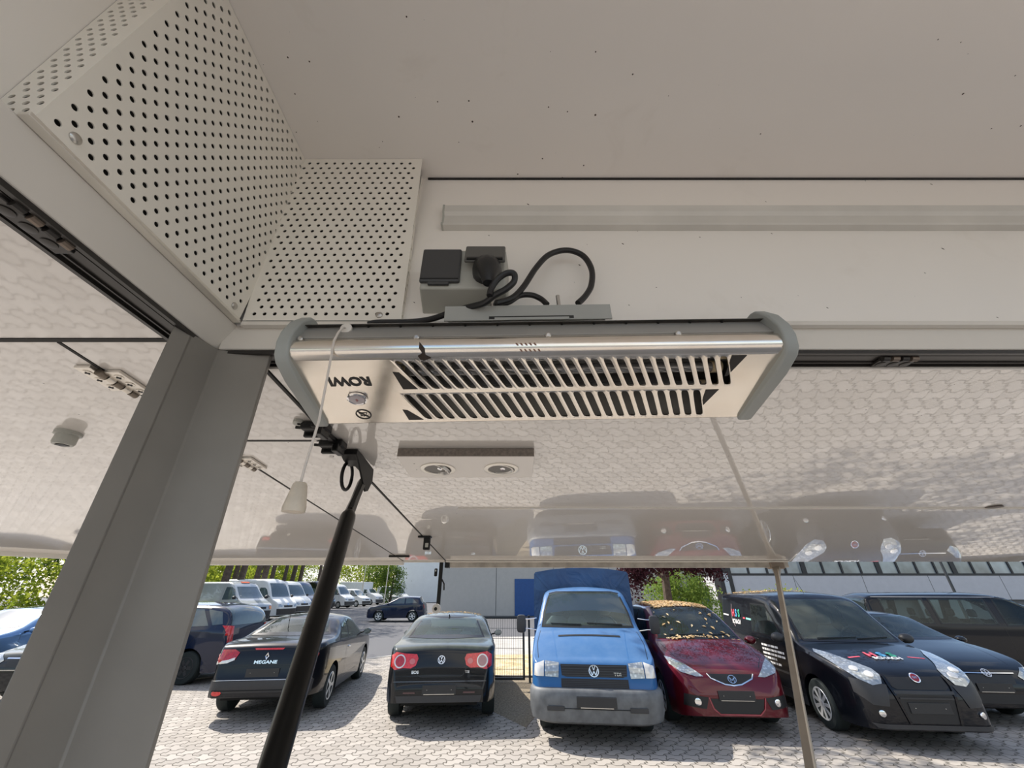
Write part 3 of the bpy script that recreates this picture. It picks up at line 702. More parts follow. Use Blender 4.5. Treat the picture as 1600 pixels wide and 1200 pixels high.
P['blue'] = paint('blue_van_paint', (.024, .115, .30), rough=.42, coat=.5, dusty=.22, dustcol=(.30, .38, .46), coatr=.15)
P['red'] = paint('dark_red_car_paint', (.115, .005, .012), rough=.3, metal=.25)
P['navy'] = paint('navy_car_paint', (.005, .012, .038))
P['lblue'] = paint('light_blue_car_paint', (.14, .26, .46), metal=.5)
P['silver'] = paint('silver_van_paint', (.50, .53, .54), metal=.3)
P['white'] = paint('white_van_paint', (.78, .80, .80), rough=.35, coat=.6)
P['slate'] = paint('slate_blue_van_paint', (.05, .08, .16), metal=.3)
P['bumper'] = plain('grey_plastic_bumper', (.115, .122, .128), .55, bump=.2, bscale=90, var=.25)
P['bumperd'] = plain('dark_plastic_bumper', (.030, .030, .032), .5)
P['tyre'] = plain('tyre_rubber', (.012, .018, .018), .8, bump=.3, bscale=60)
P['rim'] = plain('silver_wheel_rim', (.74, .75, .76), .34, .55)
P['rimd'] = plain('dark_steel_wheel', (.05, .05, .052), .45, .4)
P['grille'] = plain('black_grille', (.010, .010, .011), .5)
P['plate'] = plain('blank_plate', (.020, .021, .023), .42, bump=.5, bscale=35)
P['frit'] = plain('window_surround', (.006, .006, .007), .3)
P['under'] = plain('underbody', (.006, .006, .006), .9)
P['mirror'] = plain('dim_mirror_glass', (.22, .27, .30), .06, 1.0)
P['seat'] = plain('grey_seat_fabric', (.14, .145, .15), .9)
P['seatl'] = plain('light_seat_fabric', (.30, .32, .33), .9)
P['dash'] = plain('dashboard_plastic', (.035, .037, .04), .6)
P['interior'] = plain('cabin_lining', (.10, .10, .10), .9)

def pchip(keys, x):
    xs = np.array([k[0] for k in keys], float); ys = np.array([k[1] for k in keys], float); x = np.asarray(x, float)
    if len(xs) == 1: return np.full_like(x, ys[0])
    h = np.diff(xs); d = np.diff(ys)/h; m = np.zeros(len(xs)); m[0] = d[0]; m[-1] = d[-1]
    for i in range(1, len(xs)-1):
        if d[i-1]*d[i] > 0:
            w1 = 2*h[i]+h[i-1]; w2 = h[i]+2*h[i-1]; m[i] = (w1+w2)/(w1/d[i-1]+w2/d[i])
    xx = np.clip(x, xs[0], xs[-1]); i = np.clip(np.searchsorted(xs, xx)-1, 0, len(xs)-2)
    t = (xx-xs[i])/h[i]
    return (2*t**3-3*t**2+1)*ys[i]+(t**3-2*t**2+t)*h[i]*m[i]+(-2*t**3+3*t**2)*ys[i+1]+(t**3-t**2)*h[i]*m[i+1]

class Car:
    def __init__(s, name, label, cat, front, ang, spec, body_mat, group=None):
        s.sp = spec; s.root = o = bpy.data.objects.new(name, None); COL.objects.link(o); o.empty_display_size = .5
        o.location = (front[0], front[1], 0); o.rotation_euler = (0, 0, R(ang)); o['_o'] = (0, 0, 0)
        tag(o, label, cat, group); s.mat = body_mat; s.shell()
    def shell(s):
        sp = s.sp; L = sp['L']; st = sp.get('step', .04)
        S = np.unique(np.round(np.concatenate([np.arange(0, .24, .012), np.arange(.24, L-.2, st), np.arange(L-.2, L, .014), [L]]), 4))
        top = pchip(sp['top'], S); belt = np.minimum(pchip(sp['belt'], S), top-.02); w_ = pchip(sp['w'], S); tum = pchip(sp['tum'], S)
        sill = pchip(sp['sill'], S)
        wr = sp['wr']+.055
        for xw in sp['wheels']:
            q = wr**2-(S-xw)**2; arch = np.where(q > 0, sp['wr']+np.sqrt(np.maximum(q, 0)), 0); sill = np.maximum(sill, arch)
        sill = np.minimum(sill, belt-.05)
        secs = []
        nl = sp.get('nl', 16); bulge = sp.get('bulge', .045)
        for i in range(len(S)):
            W, z0, zb, zt, tm = w_[i], sill[i], belt[i], top[i], tum[i]
            zm = .30+.45*(zb-.30); pts = []
            for k in range(nl+1):
                z = z0+(zb-z0)*k/nl
                dz = (z-zm)/max(zb-.2, .2); yy = W*(1-bulge*dz*dz*(2.2 if z < zm else 1.0)); pts.append((yy, z))
            yb = pts[-1][0]; hgt = zt-zb
            edge = zt-min(.07, .35*hgt); yB = yb-tm*(edge-zb)-.01; A = (yb, zb); B = (yB, edge)
            rad = min(.11, .45*math.hypot(yb-yB, edge-zb), .4*yB); 
            dAB = math.hypot(B[0]-A[0], B[1]-A[1])+1e-9; ux, uz = (B[0]-A[0])/dAB, (B[1]-A[1])/dAB
            B1 = (B[0]-ux*rad, B[1]-uz*rad); y2 = yB-rad; z2 = edge+(zt-edge)*(1-(y2/yB)**2)
            for k in range(1, 9): f = k/8; pts.append((A[0]+(B1[0]-A[0])*f, A[1]+(B1[1]-A[1])*f))
            for k in range(1, 7):
                f = k/6; pts.append(((1-f)**2*B1[0]+2*f*(1-f)*B[0]+f*f*y2, (1-f)**2*B1[1]+2*f*(1-f)*B[1]+f*f*z2))
            for k in range(1, 9):
                y3 = y2*(1-k/8); pts.append((y3, edge+(zt-edge)*(1-(y3/yB)**2)))
            secs.append(pts)
        n = len(secs[0]); full = []
        for i, pts in enumerate(secs):
            row = [(-S[i], y, z) for y, z in pts] + [(-S[i], -y, z) for y, z in pts[-2::-1]]
            full.append(row)
        m = len(full[0]); vs = [p for r_ in full for p in r_]; fs = []
        for i in range(len(full)-1):
            for j in range(m-1): fs.append((i*m+j, i*m+j+1, (i+1)*m+j+1, (i+1)*m+j))
            fs.append((i*m+m-1, i*m, (i+1)*m, (i+1)*m+m-1))
        for i in (0, len(full)-1):
            for j in range((m-1)//2):
                a = (i*m+j, i*m+m-1-j, i*m+m-2-j, i*m+j+1)
                if len(set(a)) == 4: fs.append(a)
                else: fs.append(tuple(dict.fromkeys(a)))
        s.vs, s.fs = vs, fs
        s.bvh = BVHTree.FromPolygons([Vector(v) for v in vs], fs)
        s.cut = []
    def hit(s, view, a, b):
        L = s.sp['L']
        if view == 'F': o, d = Vector((3, a, b)), Vector((-1, 0, 0))
        elif view == 'B': o, d = Vector((-L-3, a, b)), Vector((1, 0, 0))
        elif view == 'L': o, d = Vector((a, 3, b)), Vector((0, -1, 0))
        elif view == 'R': o, d = Vector((a, -3, b)), Vector((0, 1, 0))
        else: o, d = Vector((a, b, 5)), Vector((0, 0, -1))
        p, nrm, idx, dist = s.bvh.ray_cast(o, d)
        if p is None: return None, None
        if nrm.dot(d) > 0: nrm = -nrm
        return p, nrm
    def patch(s, name, view, poly, mat, off=.004, parent=None, res=.06, grow=0.0, thick=0.0, label=None):
        """surface piece following the body, outline given in the projection plane"""
        pts = [Vector(p) for p in poly]; n = len(pts); out = []
        for i in range(n):
            a, b = pts[i], pts[(i+1) % n]; k = max(1, int((b-a).length/res))
            out += [a.lerp(b, j/k) for j in range(k)]
        nb = len(out); xs = [p.x for p in out]; ys = [p.y for p in out]
        def inside(p):
            c = False; j = nb-1
            for i in range(nb):
                if (out[i].y > p.y) != (out[j].y > p.y) and p.x < (out[j].x-out[i].x)*(p.y-out[i].y)/(out[j].y-out[i].y)+out[i].x: c = not c
                j = i
            return c
        inn = []
        x = min(xs)+res*.5
        while x < max(xs):
            y = min(ys)+res*.5
            while y < max(ys):
                p = Vector((x, y))
                if inside(p) and min((p-q).length for q in out) > res*.45: inn.append(p)
                y += res
            x += res
        allp = out+inn
        r = delaunay_2d_cdt(allp, [], [list(range(nb))], 1, 1e-5)
        v2, f2 = r[0], r[2]; vs = []; ok = []
        for p in v2:
            h, nn = s.hit(view, p.x, p.y)
            if h is None:
                vs.append(None)
            else: vs.append(h+nn*off)
        fs = [f for f in f2 if all(vs[i] is not None for i in f)]
        fs = [f for f in fs if max((vs[f[i]]-vs[f[i-1]]).length for i in range(len(f))) < .45]
        mb = MB(); mb.v = [v if v is not None else Vector((0, 0, 0)) for v in vs]; mb.f = [tuple(f) for f in fs]
        if not mb.f: return None
        used = sorted(set(i for f in mb.f for i in f)); mp = {u: k for k, u in enumerate(used)}
        mb.v = [mb.v[u] for u in used]; mb.f = [tuple(mp[i] for i in f) for f in mb.f]
        if thick:
            nv = len(mb.v)
        o = mb.build(name, mat, parent or s.root, smooth=True, local=True, angle=60)
        if thick: md = o.modifiers.new('solid', 'SOLIDIFY'); md.thickness = thick; md.offset = 1 if True else 0
        if label: o['label'] = label
        return o
    def window(s, name, view, poly, glass=None, cut=True, frame=.030, parent=None):
        g = glass or G['clear']
        c = Vector((sum(p[0] for p in poly)/len(poly), sum(p[1] for p in poly)/len(poly)))
        pts = [Vector(p) for p in poly]; area = sum(pts[i].x*pts[(i+1) % len(pts)].y-pts[(i+1) % len(pts)].x*pts[i].y for i in range(len(pts)))
        def off(d):
            res = []; n = len(pts); sg = 1 if area > 0 else -1
            for i in range(n):
                a, b, c_ = pts[i-1], pts[i], pts[(i+1) % n]
                n1 = Vector(((b-a).y, -(b-a).x)).normalized()*sg; n2 = Vector(((c_-b).y, -(c_-b).x)).normalized()*sg
                m_ = (n1+n2); m_ = m_/max(m_.length_squared, .4)*2
                res.append(b+m_*d/ (1 if True else 1))
            return res
        o = s.patch(name, view, poly, g, off=.006, parent=parent)
        if o is None: return None
        if cut:
            inner = off(-frame*.6); outer = off(frame*.9)
            # surround ring, laid on the body
            n = len(pts); mb = MB()
            for i in range(n):
                a0, a1, b0, b1 = inner[i], inner[(i+1) % n], outer[i], outer[(i+1) % n]; k = max(1, int((a1-a0).length/.05))
                for j in range(k):
                    q = [a0.lerp(a1, j/k), a0.lerp(a1, (j+1)/k), b0.lerp(b1, (j+1)/k), b0.lerp(b1, j/k)]
                    hs = [s.hit(view, p.x, p.y) for p in q]
                    if any(h[0] is None for h in hs): continue
                    vv = [h[0]+h[1]*.0035 for h in hs]
                    if max((vv[a]-vv[a-1]).length for a in range(4)) > .3: continue
                    mb.add(vv, [(0, 1, 2, 3)])
            if mb.f: mb.build('window_surround', P['frit'], o, local=True, smooth=True, fix=True)
            s.cut.append((view, inner))
        return o
    def finish(s):
        """cut the window openings and link the body"""
        def inpoly(poly, x, y):
            c = False; j = len(poly)-1
            for i in range(len(poly)):
                if (poly[i].y > y) != (poly[j].y > y) and x < (poly[j].x-poly[i].x)*(y-poly[i].y)/(poly[j].y-poly[i].y)+poly[i].x: c = not c
                j = i
            return c
        V = np.array(s.vs); keep = []
        for f in s.fs:
            c = V[list(f)].mean(0); a, b, d = V[f[0]], V[f[1]], V[f[2]]; nrm = np.cross(b-a, d-a); nl = np.linalg.norm(nrm)+1e-12; nrm = nrm/nl
            rm = False
            for view, poly in s.cut:
                if view == 'F' and c[0] > -s.sp['L']*.55 and abs(nrm[0]) > .15 and inpoly(poly, c[1], c[2]) and c[2] > s.sp['cutz']: rm = True
                if view == 'B' and c[0] < -s.sp['L']*.45 and abs(nrm[0]) > .12 and inpoly(poly, c[1], c[2]) and c[2] > s.sp['cutz']: rm = True
                if view == 'L' and c[1] > 0 and abs(nrm[1]) > .4 and inpoly(poly, c[0], c[2]): rm = True
                if view == 'R' and c[1] < 0 and abs(nrm[1]) > .4 and inpoly(poly, c[0], c[2]): rm = True
            if not rm: keep.append(f)
        mb = MB(); mb.v = [Vector(v) for v in s.vs]; mb.f = keep
        s.body = mb.build('body', s.mat, s.root, smooth=True, local=True, angle=38)
        sp = s.sp; L = sp['L']; W = max(k[1] for k in sp['w'])
        a, b = sp['wheels'][0], sp['wheels'][-1]
        u = MB(); u.box2((-.18, -W*.72, .20), (-L+.9, W*.72, .32)); u.box2((-L+.9, -W*.66, .28), (-L+.15, W*.66, .36)); u.box2((-a-.42, -W*.93, .22), (-b+.42, W*.93, .30)) if b < L else None
        u.build('underbody', P['under'], s.root, local=True)
    def wheels(s, y=None, mat_rim=None, spokes=7, tw=.20, xs=None, style='spoke'):
        sp = s.sp; r = sp['wr']; W = max(k[1] for k in sp['w']); y = y or W-.02; first = None
        for x in (xs or sp['wheels']):
            for sg in (1, -1):
                if first is None or (sg, ) not in first:
                    mb = MB(); prof = [(-.0, r*.60), (0, r*.66), (.006, r*.80), (.004, r*.93), (-.018, r*.985), (-.04, r), (-tw+.04, r), (-tw+.018, r*.985), (-tw, r*.9), (-tw, r*.6)]
                    mb.lathe(prof, (0, 0, 0), (0, sg, 0), 40, cap=True); me_t = None
                    t_ = mb.build('wheel', P['tyre'], s.root, smooth=True, local=True)
                    rb = MB(); rb.lathe([(.0, r*.64), (.004, r*.655), (.004, r*.62), (-.03, r*.585), (-.06, r*.57), (-.06, .0)], (0, 0, 0), (0, sg, 0), 40, cap=False)
                    rim = rb.build('rim', P['rimd'] if style == 'steel' else (mat_rim or P['rim']), t_, smooth=True, local=True)
                    ring = MB().lathe([(.002, r*.655), (.008, r*.64), (.004, r*.585), (-.02, r*.575)], (0, 0, 0), (0, sg, 0), 40, cap=False)
                    for k in range(spokes):
                        a = 2*math.pi*k/spokes; ca, sa = math.cos(a), math.sin(a)
                        def pt(rr, wd, h): return Vector((ca*rr-sa*wd, sg*h, sa*rr+ca*wd))
                        i0, i1 = r*.10, r*.60; w0, w1 = r*.055, r*.085
                        if style == 'steel': i0, i1, w0, w1 = r*.1, r*.5, r*.12, r*.10
                        ring.add([pt(i0, -w0, .004), pt(i0, w0, .004), pt(i1, w1, .004), pt(i1, -w1, .004), pt(i0, -w0*1.2, -.03), pt(i0, w0*1.2, -.03), pt(i1, w1*1.1, -.03), pt(i1, -w1*1.1, -.03)], [(0, 1, 2, 3), (0, 1, 5, 4), (1, 2, 6, 5), (2, 3, 7, 6), (3, 0, 4, 7)])
                    ring.lathe([(-.02, r*.17), (.006, r*.16), (.010, r*.10), (.010, 0)], (0, 0, 0), (0, sg, 0), 20, cap=False)
                    ring.build('spokes', P['rimd'] if style == 'steel' else (mat_rim or P['rim']), rim, smooth=True, local=True, angle=30)
                    first = (first or {}); first[(sg, )] = t_; o = t_
                else:
                    src = first[(sg, )]; o = src.copy(); COL.objects.link(o); o.parent = s.root
                    for ch in src.children:
                        c2 = ch.copy(); COL.objects.link(c2); c2.parent = o
                        for g2 in ch.children: d2 = g2.copy(); COL.objects.link(d2); d2.parent = c2
                o.location = (-x, sg*y, r)
    def sym(s, fn):
        for sg in (1, -1): fn(sg)
    def mirrors(s, x, y, z, mat=None, size=1.0, arm=.05):
        for sg in (1, -1):
            h, nn = s.hit('L' if sg > 0 else 'R', x, z); yb = abs(h.y) if h else y
            mb = MB(); c = Vector((x, sg*(yb+.10*size+arm), z+.05)); n = 16
            mb.loft([[c+Vector((dx, math.cos(a)*.085*size*k, math.sin(a)*.06*size*k)) for a in [2*math.pi*q/n for q in range(n)]] for dx, k in ((.07, .35), (.055, .7), (.02, .95), (-.02, 1.0), (-.04, .97), (-.045, .85))])
            o = mb.build('mirror', mat or s.mat, s.root, smooth=True, local=True)
            MB().loft([[c+Vector((dx, math.cos(a)*.078*size*k, math.sin(a)*.053*size*k)) for a in [2*math.pi*q/n for q in range(n)]] for dx, k in ((-.044, 1.), (-.047, .98))]).build('mirror_glass', P['mirror'], o, smooth=True, local=True)
            MB().loft([[Vector((x+.0+a_, sg*(yb-.02), z+b_)) for a_, b_ in ((.03, 0), (-.02, 0), (-.02, .03), (.03, .03))], [Vector((x+a_, sg*(yb+.04+arm), z+.02+b_)) for a_, b_ in ((.03, 0), (-.02, 0), (-.02, .03), (.03, .03))]]).build('mirror_arm', P['frit'], o, local=True)
    def put(s, mb_fn, view, a, b, off=.006):
        h, nn = s.hit(view, a, b)
        return h, nn
    def frame_at(s, view, a, b, flat=True):
        h, nn = s.hit(view, a, b)
        if view == 'F': right = Vector((0, 1, 0)); 
        elif view == 'B': right = Vector((0, -1, 0))
        elif view == 'L': right = Vector((-1, 0, 0))
        elif view == 'R': right = Vector((1, 0, 0))
        else: right = Vector((0, 1, 0))
        up = nn.cross(right).normalized(); right = up.cross(nn).normalized()
        if view == 'T':
            up = -up if up.x > 0 else up
            right = up.cross(nn).normalized()
        return h+nn*.010, right, up, nn
    def text(s, name, txt, size, view, a, b, mat, bold=0.0, squash=1.0, parent=None):
        o, r_, u_, n_ = s.frame_at(view, a, b)
        return lettering(name, txt, size, mat, parent or s.root, o, r_, u_, .002, bold, squash)
    def badge(s, kind, view, a, b, r, parent=None, mat=None):
        o, r_, u_, n_ = s.frame_at(view, a, b); mat = mat or M['chrome']; mb = MB()
        if kind in ('fiat',):
            MB().lathe([(0, r), (.008, r), (.010, r*.92), (.008, r*.8)], o, n_, 28).build('badge', M['chrome'], s.root, smooth=True, local=True)
            q = MB().lathe([(.0075, r*.8), (.0105, r*.75), (.0105, 0)], o, n_, 24, cap=False).build('badge_field', plain('dark_red_badge', (.22, .015, .03), .3), s.root, smooth=True, local=True)
            lettering('badge_lettering', 'FIAT', r*.62, M['chrome'], s.root, o+n_*.012, r_, u_, .001, .001, .8); return
        def bar(p, q, w_, h0=0, h1=.009):
            p = Vector(p); q = Vector(q); d = (q-p).normalized(); nn = Vector((-d.y, d.x))*w_/2
            P4 = [o+r_*c.x+u_*c.y+n_*h0 for c in (p+nn, p-nn, q-nn, q+nn)]; mb.prism(P4, n_*(h1-h0))
        if kind == 'vw':
            mb.loft([[o+r_*math.cos(t)*q+u_*math.sin(t)*q+n_*h for t in [2*math.pi*k/32 for k in range(32)]] for q, h in ((r, 0), (r, .009), (r*.86, .009), (r*.86, 0))], cap=False)
            w_ = r*.13
            for sx in (1, -1):
                bar((sx*.30*r, .84*r), (0, .12*r), w_); bar((sx*.80*r, .42*r), (sx*.36*r, -.70*r), w_); bar((sx*.36*r, -.70*r), (0, -.02*r), w_)
            bd = MB().lathe([(-.002, r*.9), (.002, r*.88), (.002, 0)], o, n_, 24, cap=False).build('badge_field', P['grille'] if view == 'F' else P['frit'], s.root, smooth=True, local=True)
        elif kind == 'diamond':
            ou = [(0, r), (.62*r, 0), (0, -r), (-.62*r, 0)]; inn = [(0, .45*r), (.24*r, 0), (0, -.45*r), (-.24*r, 0)]
            k = len(mb.v); mb.v += [o+r_*x+u_*y for x, y in ou]+[o+r_*(x*.82)+u_*(y*.82)+n_*.012 for x, y in ou]+[o+r_*x+u_*y+n_*.004 for x, y in inn]
            for i in range(4): j = (i+1) % 4; mb.f += [(k+i, k+j, k+4+j, k+4+i), (k+4+i, k+4+j, k+8+j, k+8+i)]
        elif kind == 'mazda':
            mb.loft([[o+r_*math.cos(t)*q*1.18+u_*math.sin(t)*q+n_*h for t in [2*math.pi*k/32 for k in range(32)]] for q, h in ((r, 0), (r, .010), (r*.86, .010), (r*.86, 0))], cap=False)
            for sx in (1, -1):
                bar((sx*1.05*r, .25*r), (sx*.55*r, .38*r), r*.16); bar((sx*.6*r, .40*r), (0, -.30*r), r*.16); bar((sx*.60*r, .4*r), (sx*.40*r, -.75*r), r*.13)
        return mb.build('badge', mat, s.root, smooth=False, local=True)
    def plate(s, view, a, b, w_=.52, h=.12, strip=True, off=.012):
        o, r_, u_, n_ = s.frame_at(view, a, b); n2 = Vector((1 if view == 'F' else -1, 0, 0)); u_ = Vector((0, 0, 1)); r_ = u_.cross(n2)
        h1, _ = s.hit(view, a+w_/2*.9, b); h2, _ = s.hit(view, a-w_/2*.9, b); o = s.hit(view, a, b)[0]+n2*.012
        rot = Matrix((tuple(n2), tuple(r_), tuple(u_))).transposed()
        p = MB().box(o, (.012, w_, h), rot).build('number_plate', P['plate'], s.root, bevel=.003, local=True)
        if strip: MB().box(o+n2*.008-u_*(h/2-.006), (.004, w_*.9, .008), rot).build('plate_strip', M['steel'], p, local=True)
        for sg in (1, -1): MB().lathe([(0, .006), (.003, .004)], o+n2*.006+r_*sg*w_*.36, n2, 10).build('plate_screw', M['steel'], p, local=True)
    def wipers(s, y0s, z0, L_=.5, view='F', col=None):
        for y0, y1, z1 in y0s:
            a, na = s.hit(view, y0, z0); pts = []
            for k in range(7):
                f = k/6; h, nn = s.hit(view, y0+(y1-y0)*f, z0+(z1-z0)*f)
                if h: pts.append(h+nn*.018)
            MB().tube(pts, .008, 6).build('wiper', P['frit'], s.root, local=True, smooth=True)
    def seats(s, x, ys, mat, z=.55, top=1.05):
        for y in ys:
            mb = MB(); sec = []
            for zz, w_, d, xo in ((z, .24, .10, 0), (z+.15, .25, .09, .03), (top-.18, .22, .07, .09), (top-.08, .12, .05, .11)):
                sec.append([Vector((x-xo+math.cos(a)*d, y+math.copysign(abs(math.sin(a))**.5, math.sin(a))*w_, zz)) for a in [2*math.pi*k/16 for k in range(16)]])
            mb.loft(sec)
            sec = []
            for zz, k_ in ((top-.06, .7), (top-.03, 1), (top+.08, 1), (top+.12, .7)):
                sec.append([Vector((x-.12+math.cos(a)*.05*k_, y+math.copysign(abs(math.sin(a))**.5, math.sin(a))*.13*k_, zz)) for a in [2*math.pi*k/16 for k in range(16)]])
            mb.loft(sec); mb.build('seat', mat, s.root, smooth=True, local=True)
    def dash(s, x, z, W, d=.35, wheel_y=.36):
        MB().box((x-d/2, 0, z-.14), (d, W*2, .26)).build('dashboard', P['dash'], s.root, bevel=.05, seg=3, local=True, smooth=True)
        pts = [Vector((x-d-.10+math.sin(a)*.06, wheel_y+math.cos(a)*.18, z-.02+math.sin(a)*.17)) for a in [2*math.pi*k/24 for k in range(25)]]
        mb = MB().tube(pts, .014, 8); mb.box((x-d-.09, wheel_y, z-.02), (.04, .14, .07)); mb.box((x-d-.09, wheel_y, z-.02), (.02, .34, .03)); mb.build('steering_wheel', P['dash'], s.root, smooth=True, local=True)
    def line(s, name, view, pts, w_=.007, mat=None, off=.0015, parent=None, res=.05):
        """thin shut line laid on the body"""
        mb = MB(); pts = [Vector(p) for p in pts]; ps = []
        for a, b in zip(pts[:-1], pts[1:]):
            k = max(1, int((b-a).length/res)); ps += [a.lerp(b, j/k) for j in range(k)]
        ps.append(pts[-1]); prev = None
        for i, p in enumerate(ps):
            d = (ps[min(i+1, len(ps)-1)]-ps[max(i-1, 0)]).normalized(); n = Vector((-d.y, d.x))*w_/2
            h1, n1 = s.hit(view, (p+n).x, (p+n).y); h2, n2 = s.hit(view, (p-n).x, (p-n).y)
            if h1 is None or h2 is None: prev = None; continue
            cur = (h1+n1*off, h2+n2*off)
            if prev and (cur[0]-prev[0]).length < .3: mb.add([prev[0], prev[1], cur[1], cur[0]], [(0, 1, 2, 3)])
            prev = cur
        if mb.f: return mb.build(name, mat or P['frit'], parent or s.root, local=True, fix=True)
    def disc(s, name, view, a, b, r, mat, depth=.02, ry=None, parent=None):
        o, r_, u_, n_ = s.frame_at(view, a, b); ry = ry or r; mb = MB(); n = 26
        mb.loft([[o+r_*math.cos(t)*r*q+u_*math.sin(t)*ry*q+n_*h for t in [2*math.pi*k/n for k in range(n)]] for q, h in ((1, -.01), (1, .004), (.93, .010), (.6, .013), (.01, .014))], cap=True)
        return mb.build(name, mat, parent or s.root, smooth=True, local=True)
def ell(cx, cy, rx, ry, n=14, p=1.0): return [(cx+rx*math.copysign(abs(math.cos(2*math.pi*k/n))**p, math.cos(2*math.pi*k/n)), cy+ry*math.copysign(abs(math.sin(2*math.pi*k/n))**p, math.sin(2*math.pi*k/n))) for k in range(n)]
def mir(poly): return [(-a, b) for a, b in poly]
def place(px, py): q = onZ(px, py, -HC); return (q.x, q.y)
# ------------------------------------------------------------------ black four-seat coupe-convertible, rear view
L = 4.48
def rear_to_front(rx, ry, ang, L): a = R(ang); return (rx+math.cos(a)*L, ry+math.sin(a)*L)
sp = dict(L=L, wheels=[.93, 3.56], wr=.32, cutz=.9, bulge=.05,
  top=[(0, .60), (.06, .70), (.3, .84), (.9, .96), (1.25, 1.0), (1.75, 1.28), (2.1, 1.40), (2.5, 1.43), (2.9, 1.39), (3.3, 1.26), (3.62, 1.12), (3.9, 1.10), (4.25, 1.06), (4.36, 1.01), (4.42, .85), (4.45, .62), (4.48, .55)],
  belt=[(0, .52), (.3, .74), (1.2, .90), (3.0, .98), (3.9, 1.0), (4.3, .97), (4.42, .80), (4.48, .5)],
  w=[(0, .60), (.1, .76), (.35, .87), (.95, .905), (3.6, .905), (4.1, .875), (4.34, .80), (4.44, .73), (4.48, .66)],
  tum=[(0, .3), (1.2, .5), (2.4, .45), (3.4, .5), (4.48, .2)], sill=[(0, .26), (.5, .2), (3.7, .22), (4.0, .32), (4.40, .33), (4.48, .35)])
car = Car('convertible_car', 'black folding-roof convertible seen from behind, beside the black support strut', 'car', rear_to_front(-4.13, 7.85, 96.5, L), 96.5, sp, P['black'])
car.window('rear_window', 'B', [(-.50, 1.345), (.50, 1.345), (.60, 1.20), (.66, 1.135), (-.66, 1.135), (-.60, 1.20)], G['clear'])
for v, sg in (('R', -1), ('L', 1)):
    car.window('side_window', v, [(-1.62, .99), (-2.05, 1.22), (-2.5, 1.315), (-2.62, 1.31), (-2.72, 1.00)], G['clear'])
    car.window('side_window', v, [(-2.76, 1.0), (-2.67, 1.30), (-3.0, 1.24), (-3.32, 1.02)], G['clear'], frame=.02)
    car.line('door_gap', v, [(-1.5, .92), (-1.45, .35), (-2.75, .33), (-2.86, .95)])
    car.disc('door_handle', v, -2.62, .83, .085, M['chrome'], ry=.016)
car.window('windshield', 'F', [(-.60, 1.02), (.60, 1.02), (.50, 1.36), (-.50, 1.36)], G['clear'])
for m_ in (lambda p: p, mir):
    car.patch('taillight', 'B', m_([(.46, .93), (.50, .83), (.60, .79), (.77, .78), (.80, .90), (.74, .97), (.55, .97)]), G['red'], .012)
    car.patch('taillight_clear_strip', 'B', m_([(.50, .83), (.60, .79), (.77, .77), (.775, .81), (.60, .835), (.50, .865)]), G['palelamp'], .016)
    car.patch('rear_reflector', 'B', m_(ell(.62, .40, .075, .035)), G['redbright'], .01)
car.patch('brake_light', 'B', [(-.24, .985), (.24, .985), (.22, .962), (-.22, .962)], G['redbright'], .008)
car.patch('bumper', 'B', [(-.80, .55), (.80, .55), (.78, .30), (-.78, .30)], P['bumperd'], .010, res=.08)
car.patch('plate_recess', 'B', [(-.62, .74), (.62, .74), (.60, .57), (-.60, .57)], P['black'], .004)
car.line('bumper_line', 'B', [(-.78, .56), (.78, .56)], .010, M['steel'], .013)
car.line('bumper_line', 'B', [(-.7, .43), (.7, .43)], .012, P['under'], .013)
car.line('boot_gap', 'B', [(-.46, .96), (-.50, .80), (-.52, .76), (.52, .76), (.50, .80), (.46, .96)], .008)
car.line('boot_gap', 'T', [(-3.50, -.72), (-3.50, .72)], .010)
car.badge('diamond', 'B', 0, .875, .062)
car.text('model_lettering', 'MEGANE', .062, 'B', -.0, .795, M['chrome'], .002, 1.5)
car.plate('B', 0, .655, strip=False)
o, r_, u_, n_ = car.frame_at('T', -3.44, .12); MB().tube([o, o+Vector((-.06, 0, .34))], [.006, .002], 6).build('antenna', P['frit'], car.root, local=True)
car.mirrors(-1.55, .9, .96); car.seats(-2.25, (.36, -.36), P['seat']); car.seats(-3.0, (.33, -.33), P['seat'], z=.5, top=1.0); car.dash(-1.25, .98, .7)
car.wheels(y=.885, spokes=5); car.finish()

# ------------------------------------------------------------------ black convertible coupe with red lamps
L = 4.41
sp = dict(L=L, wheels=[.90, 3.48], wr=.325, cutz=.9, bulge=.05,
  top=[(0, .60), (.06, .70), (.3, .84), (.9, .95), (1.2, 1.0), (1.75, 1.30), (2.15, 1.42), (2.5, 1.45), (2.95, 1.41), (3.3, 1.28), (3.62, 1.12), (3.9, 1.09), (4.2, 1.06), (4.30, 1.01), (4.345, .85), (4.37, .72), (4.39, .60), (4.41, .52)],
  belt=[(0, .52), (.3, .74), (1.2, .90), (3.0, .97), (3.9, .99), (4.22, .96), (4.34, .80), (4.41, .48)],
  w=[(0, .60), (.1, .76), (.35, .86), (.95, .895), (3.5, .895), (4.0, .875), (4.26, .80), (4.36, .75), (4.41, .68)],
  tum=[(0, .3), (1.2, .5), (2.4, .42), (3.4, .48), (4.41, .2)], sill=[(0, .26), (.5, .2), (3.7, .22), (3.95, .32), (4.33, .33), (4.41, .34)])
eos = car = Car('convertible_car', 'black coupe-convertible with bright red rear lamps in front of the mesh gate', 'car', rear_to_front(-1.13, 7.5, 94.0, L), 94.0, sp, P['blackdust'])
car.window('rear_window', 'B', [(-.50, 1.37), (.50, 1.37), (.59, 1.22), (.64, 1.13), (-.64, 1.13), (-.59, 1.22)], G['dusty'])
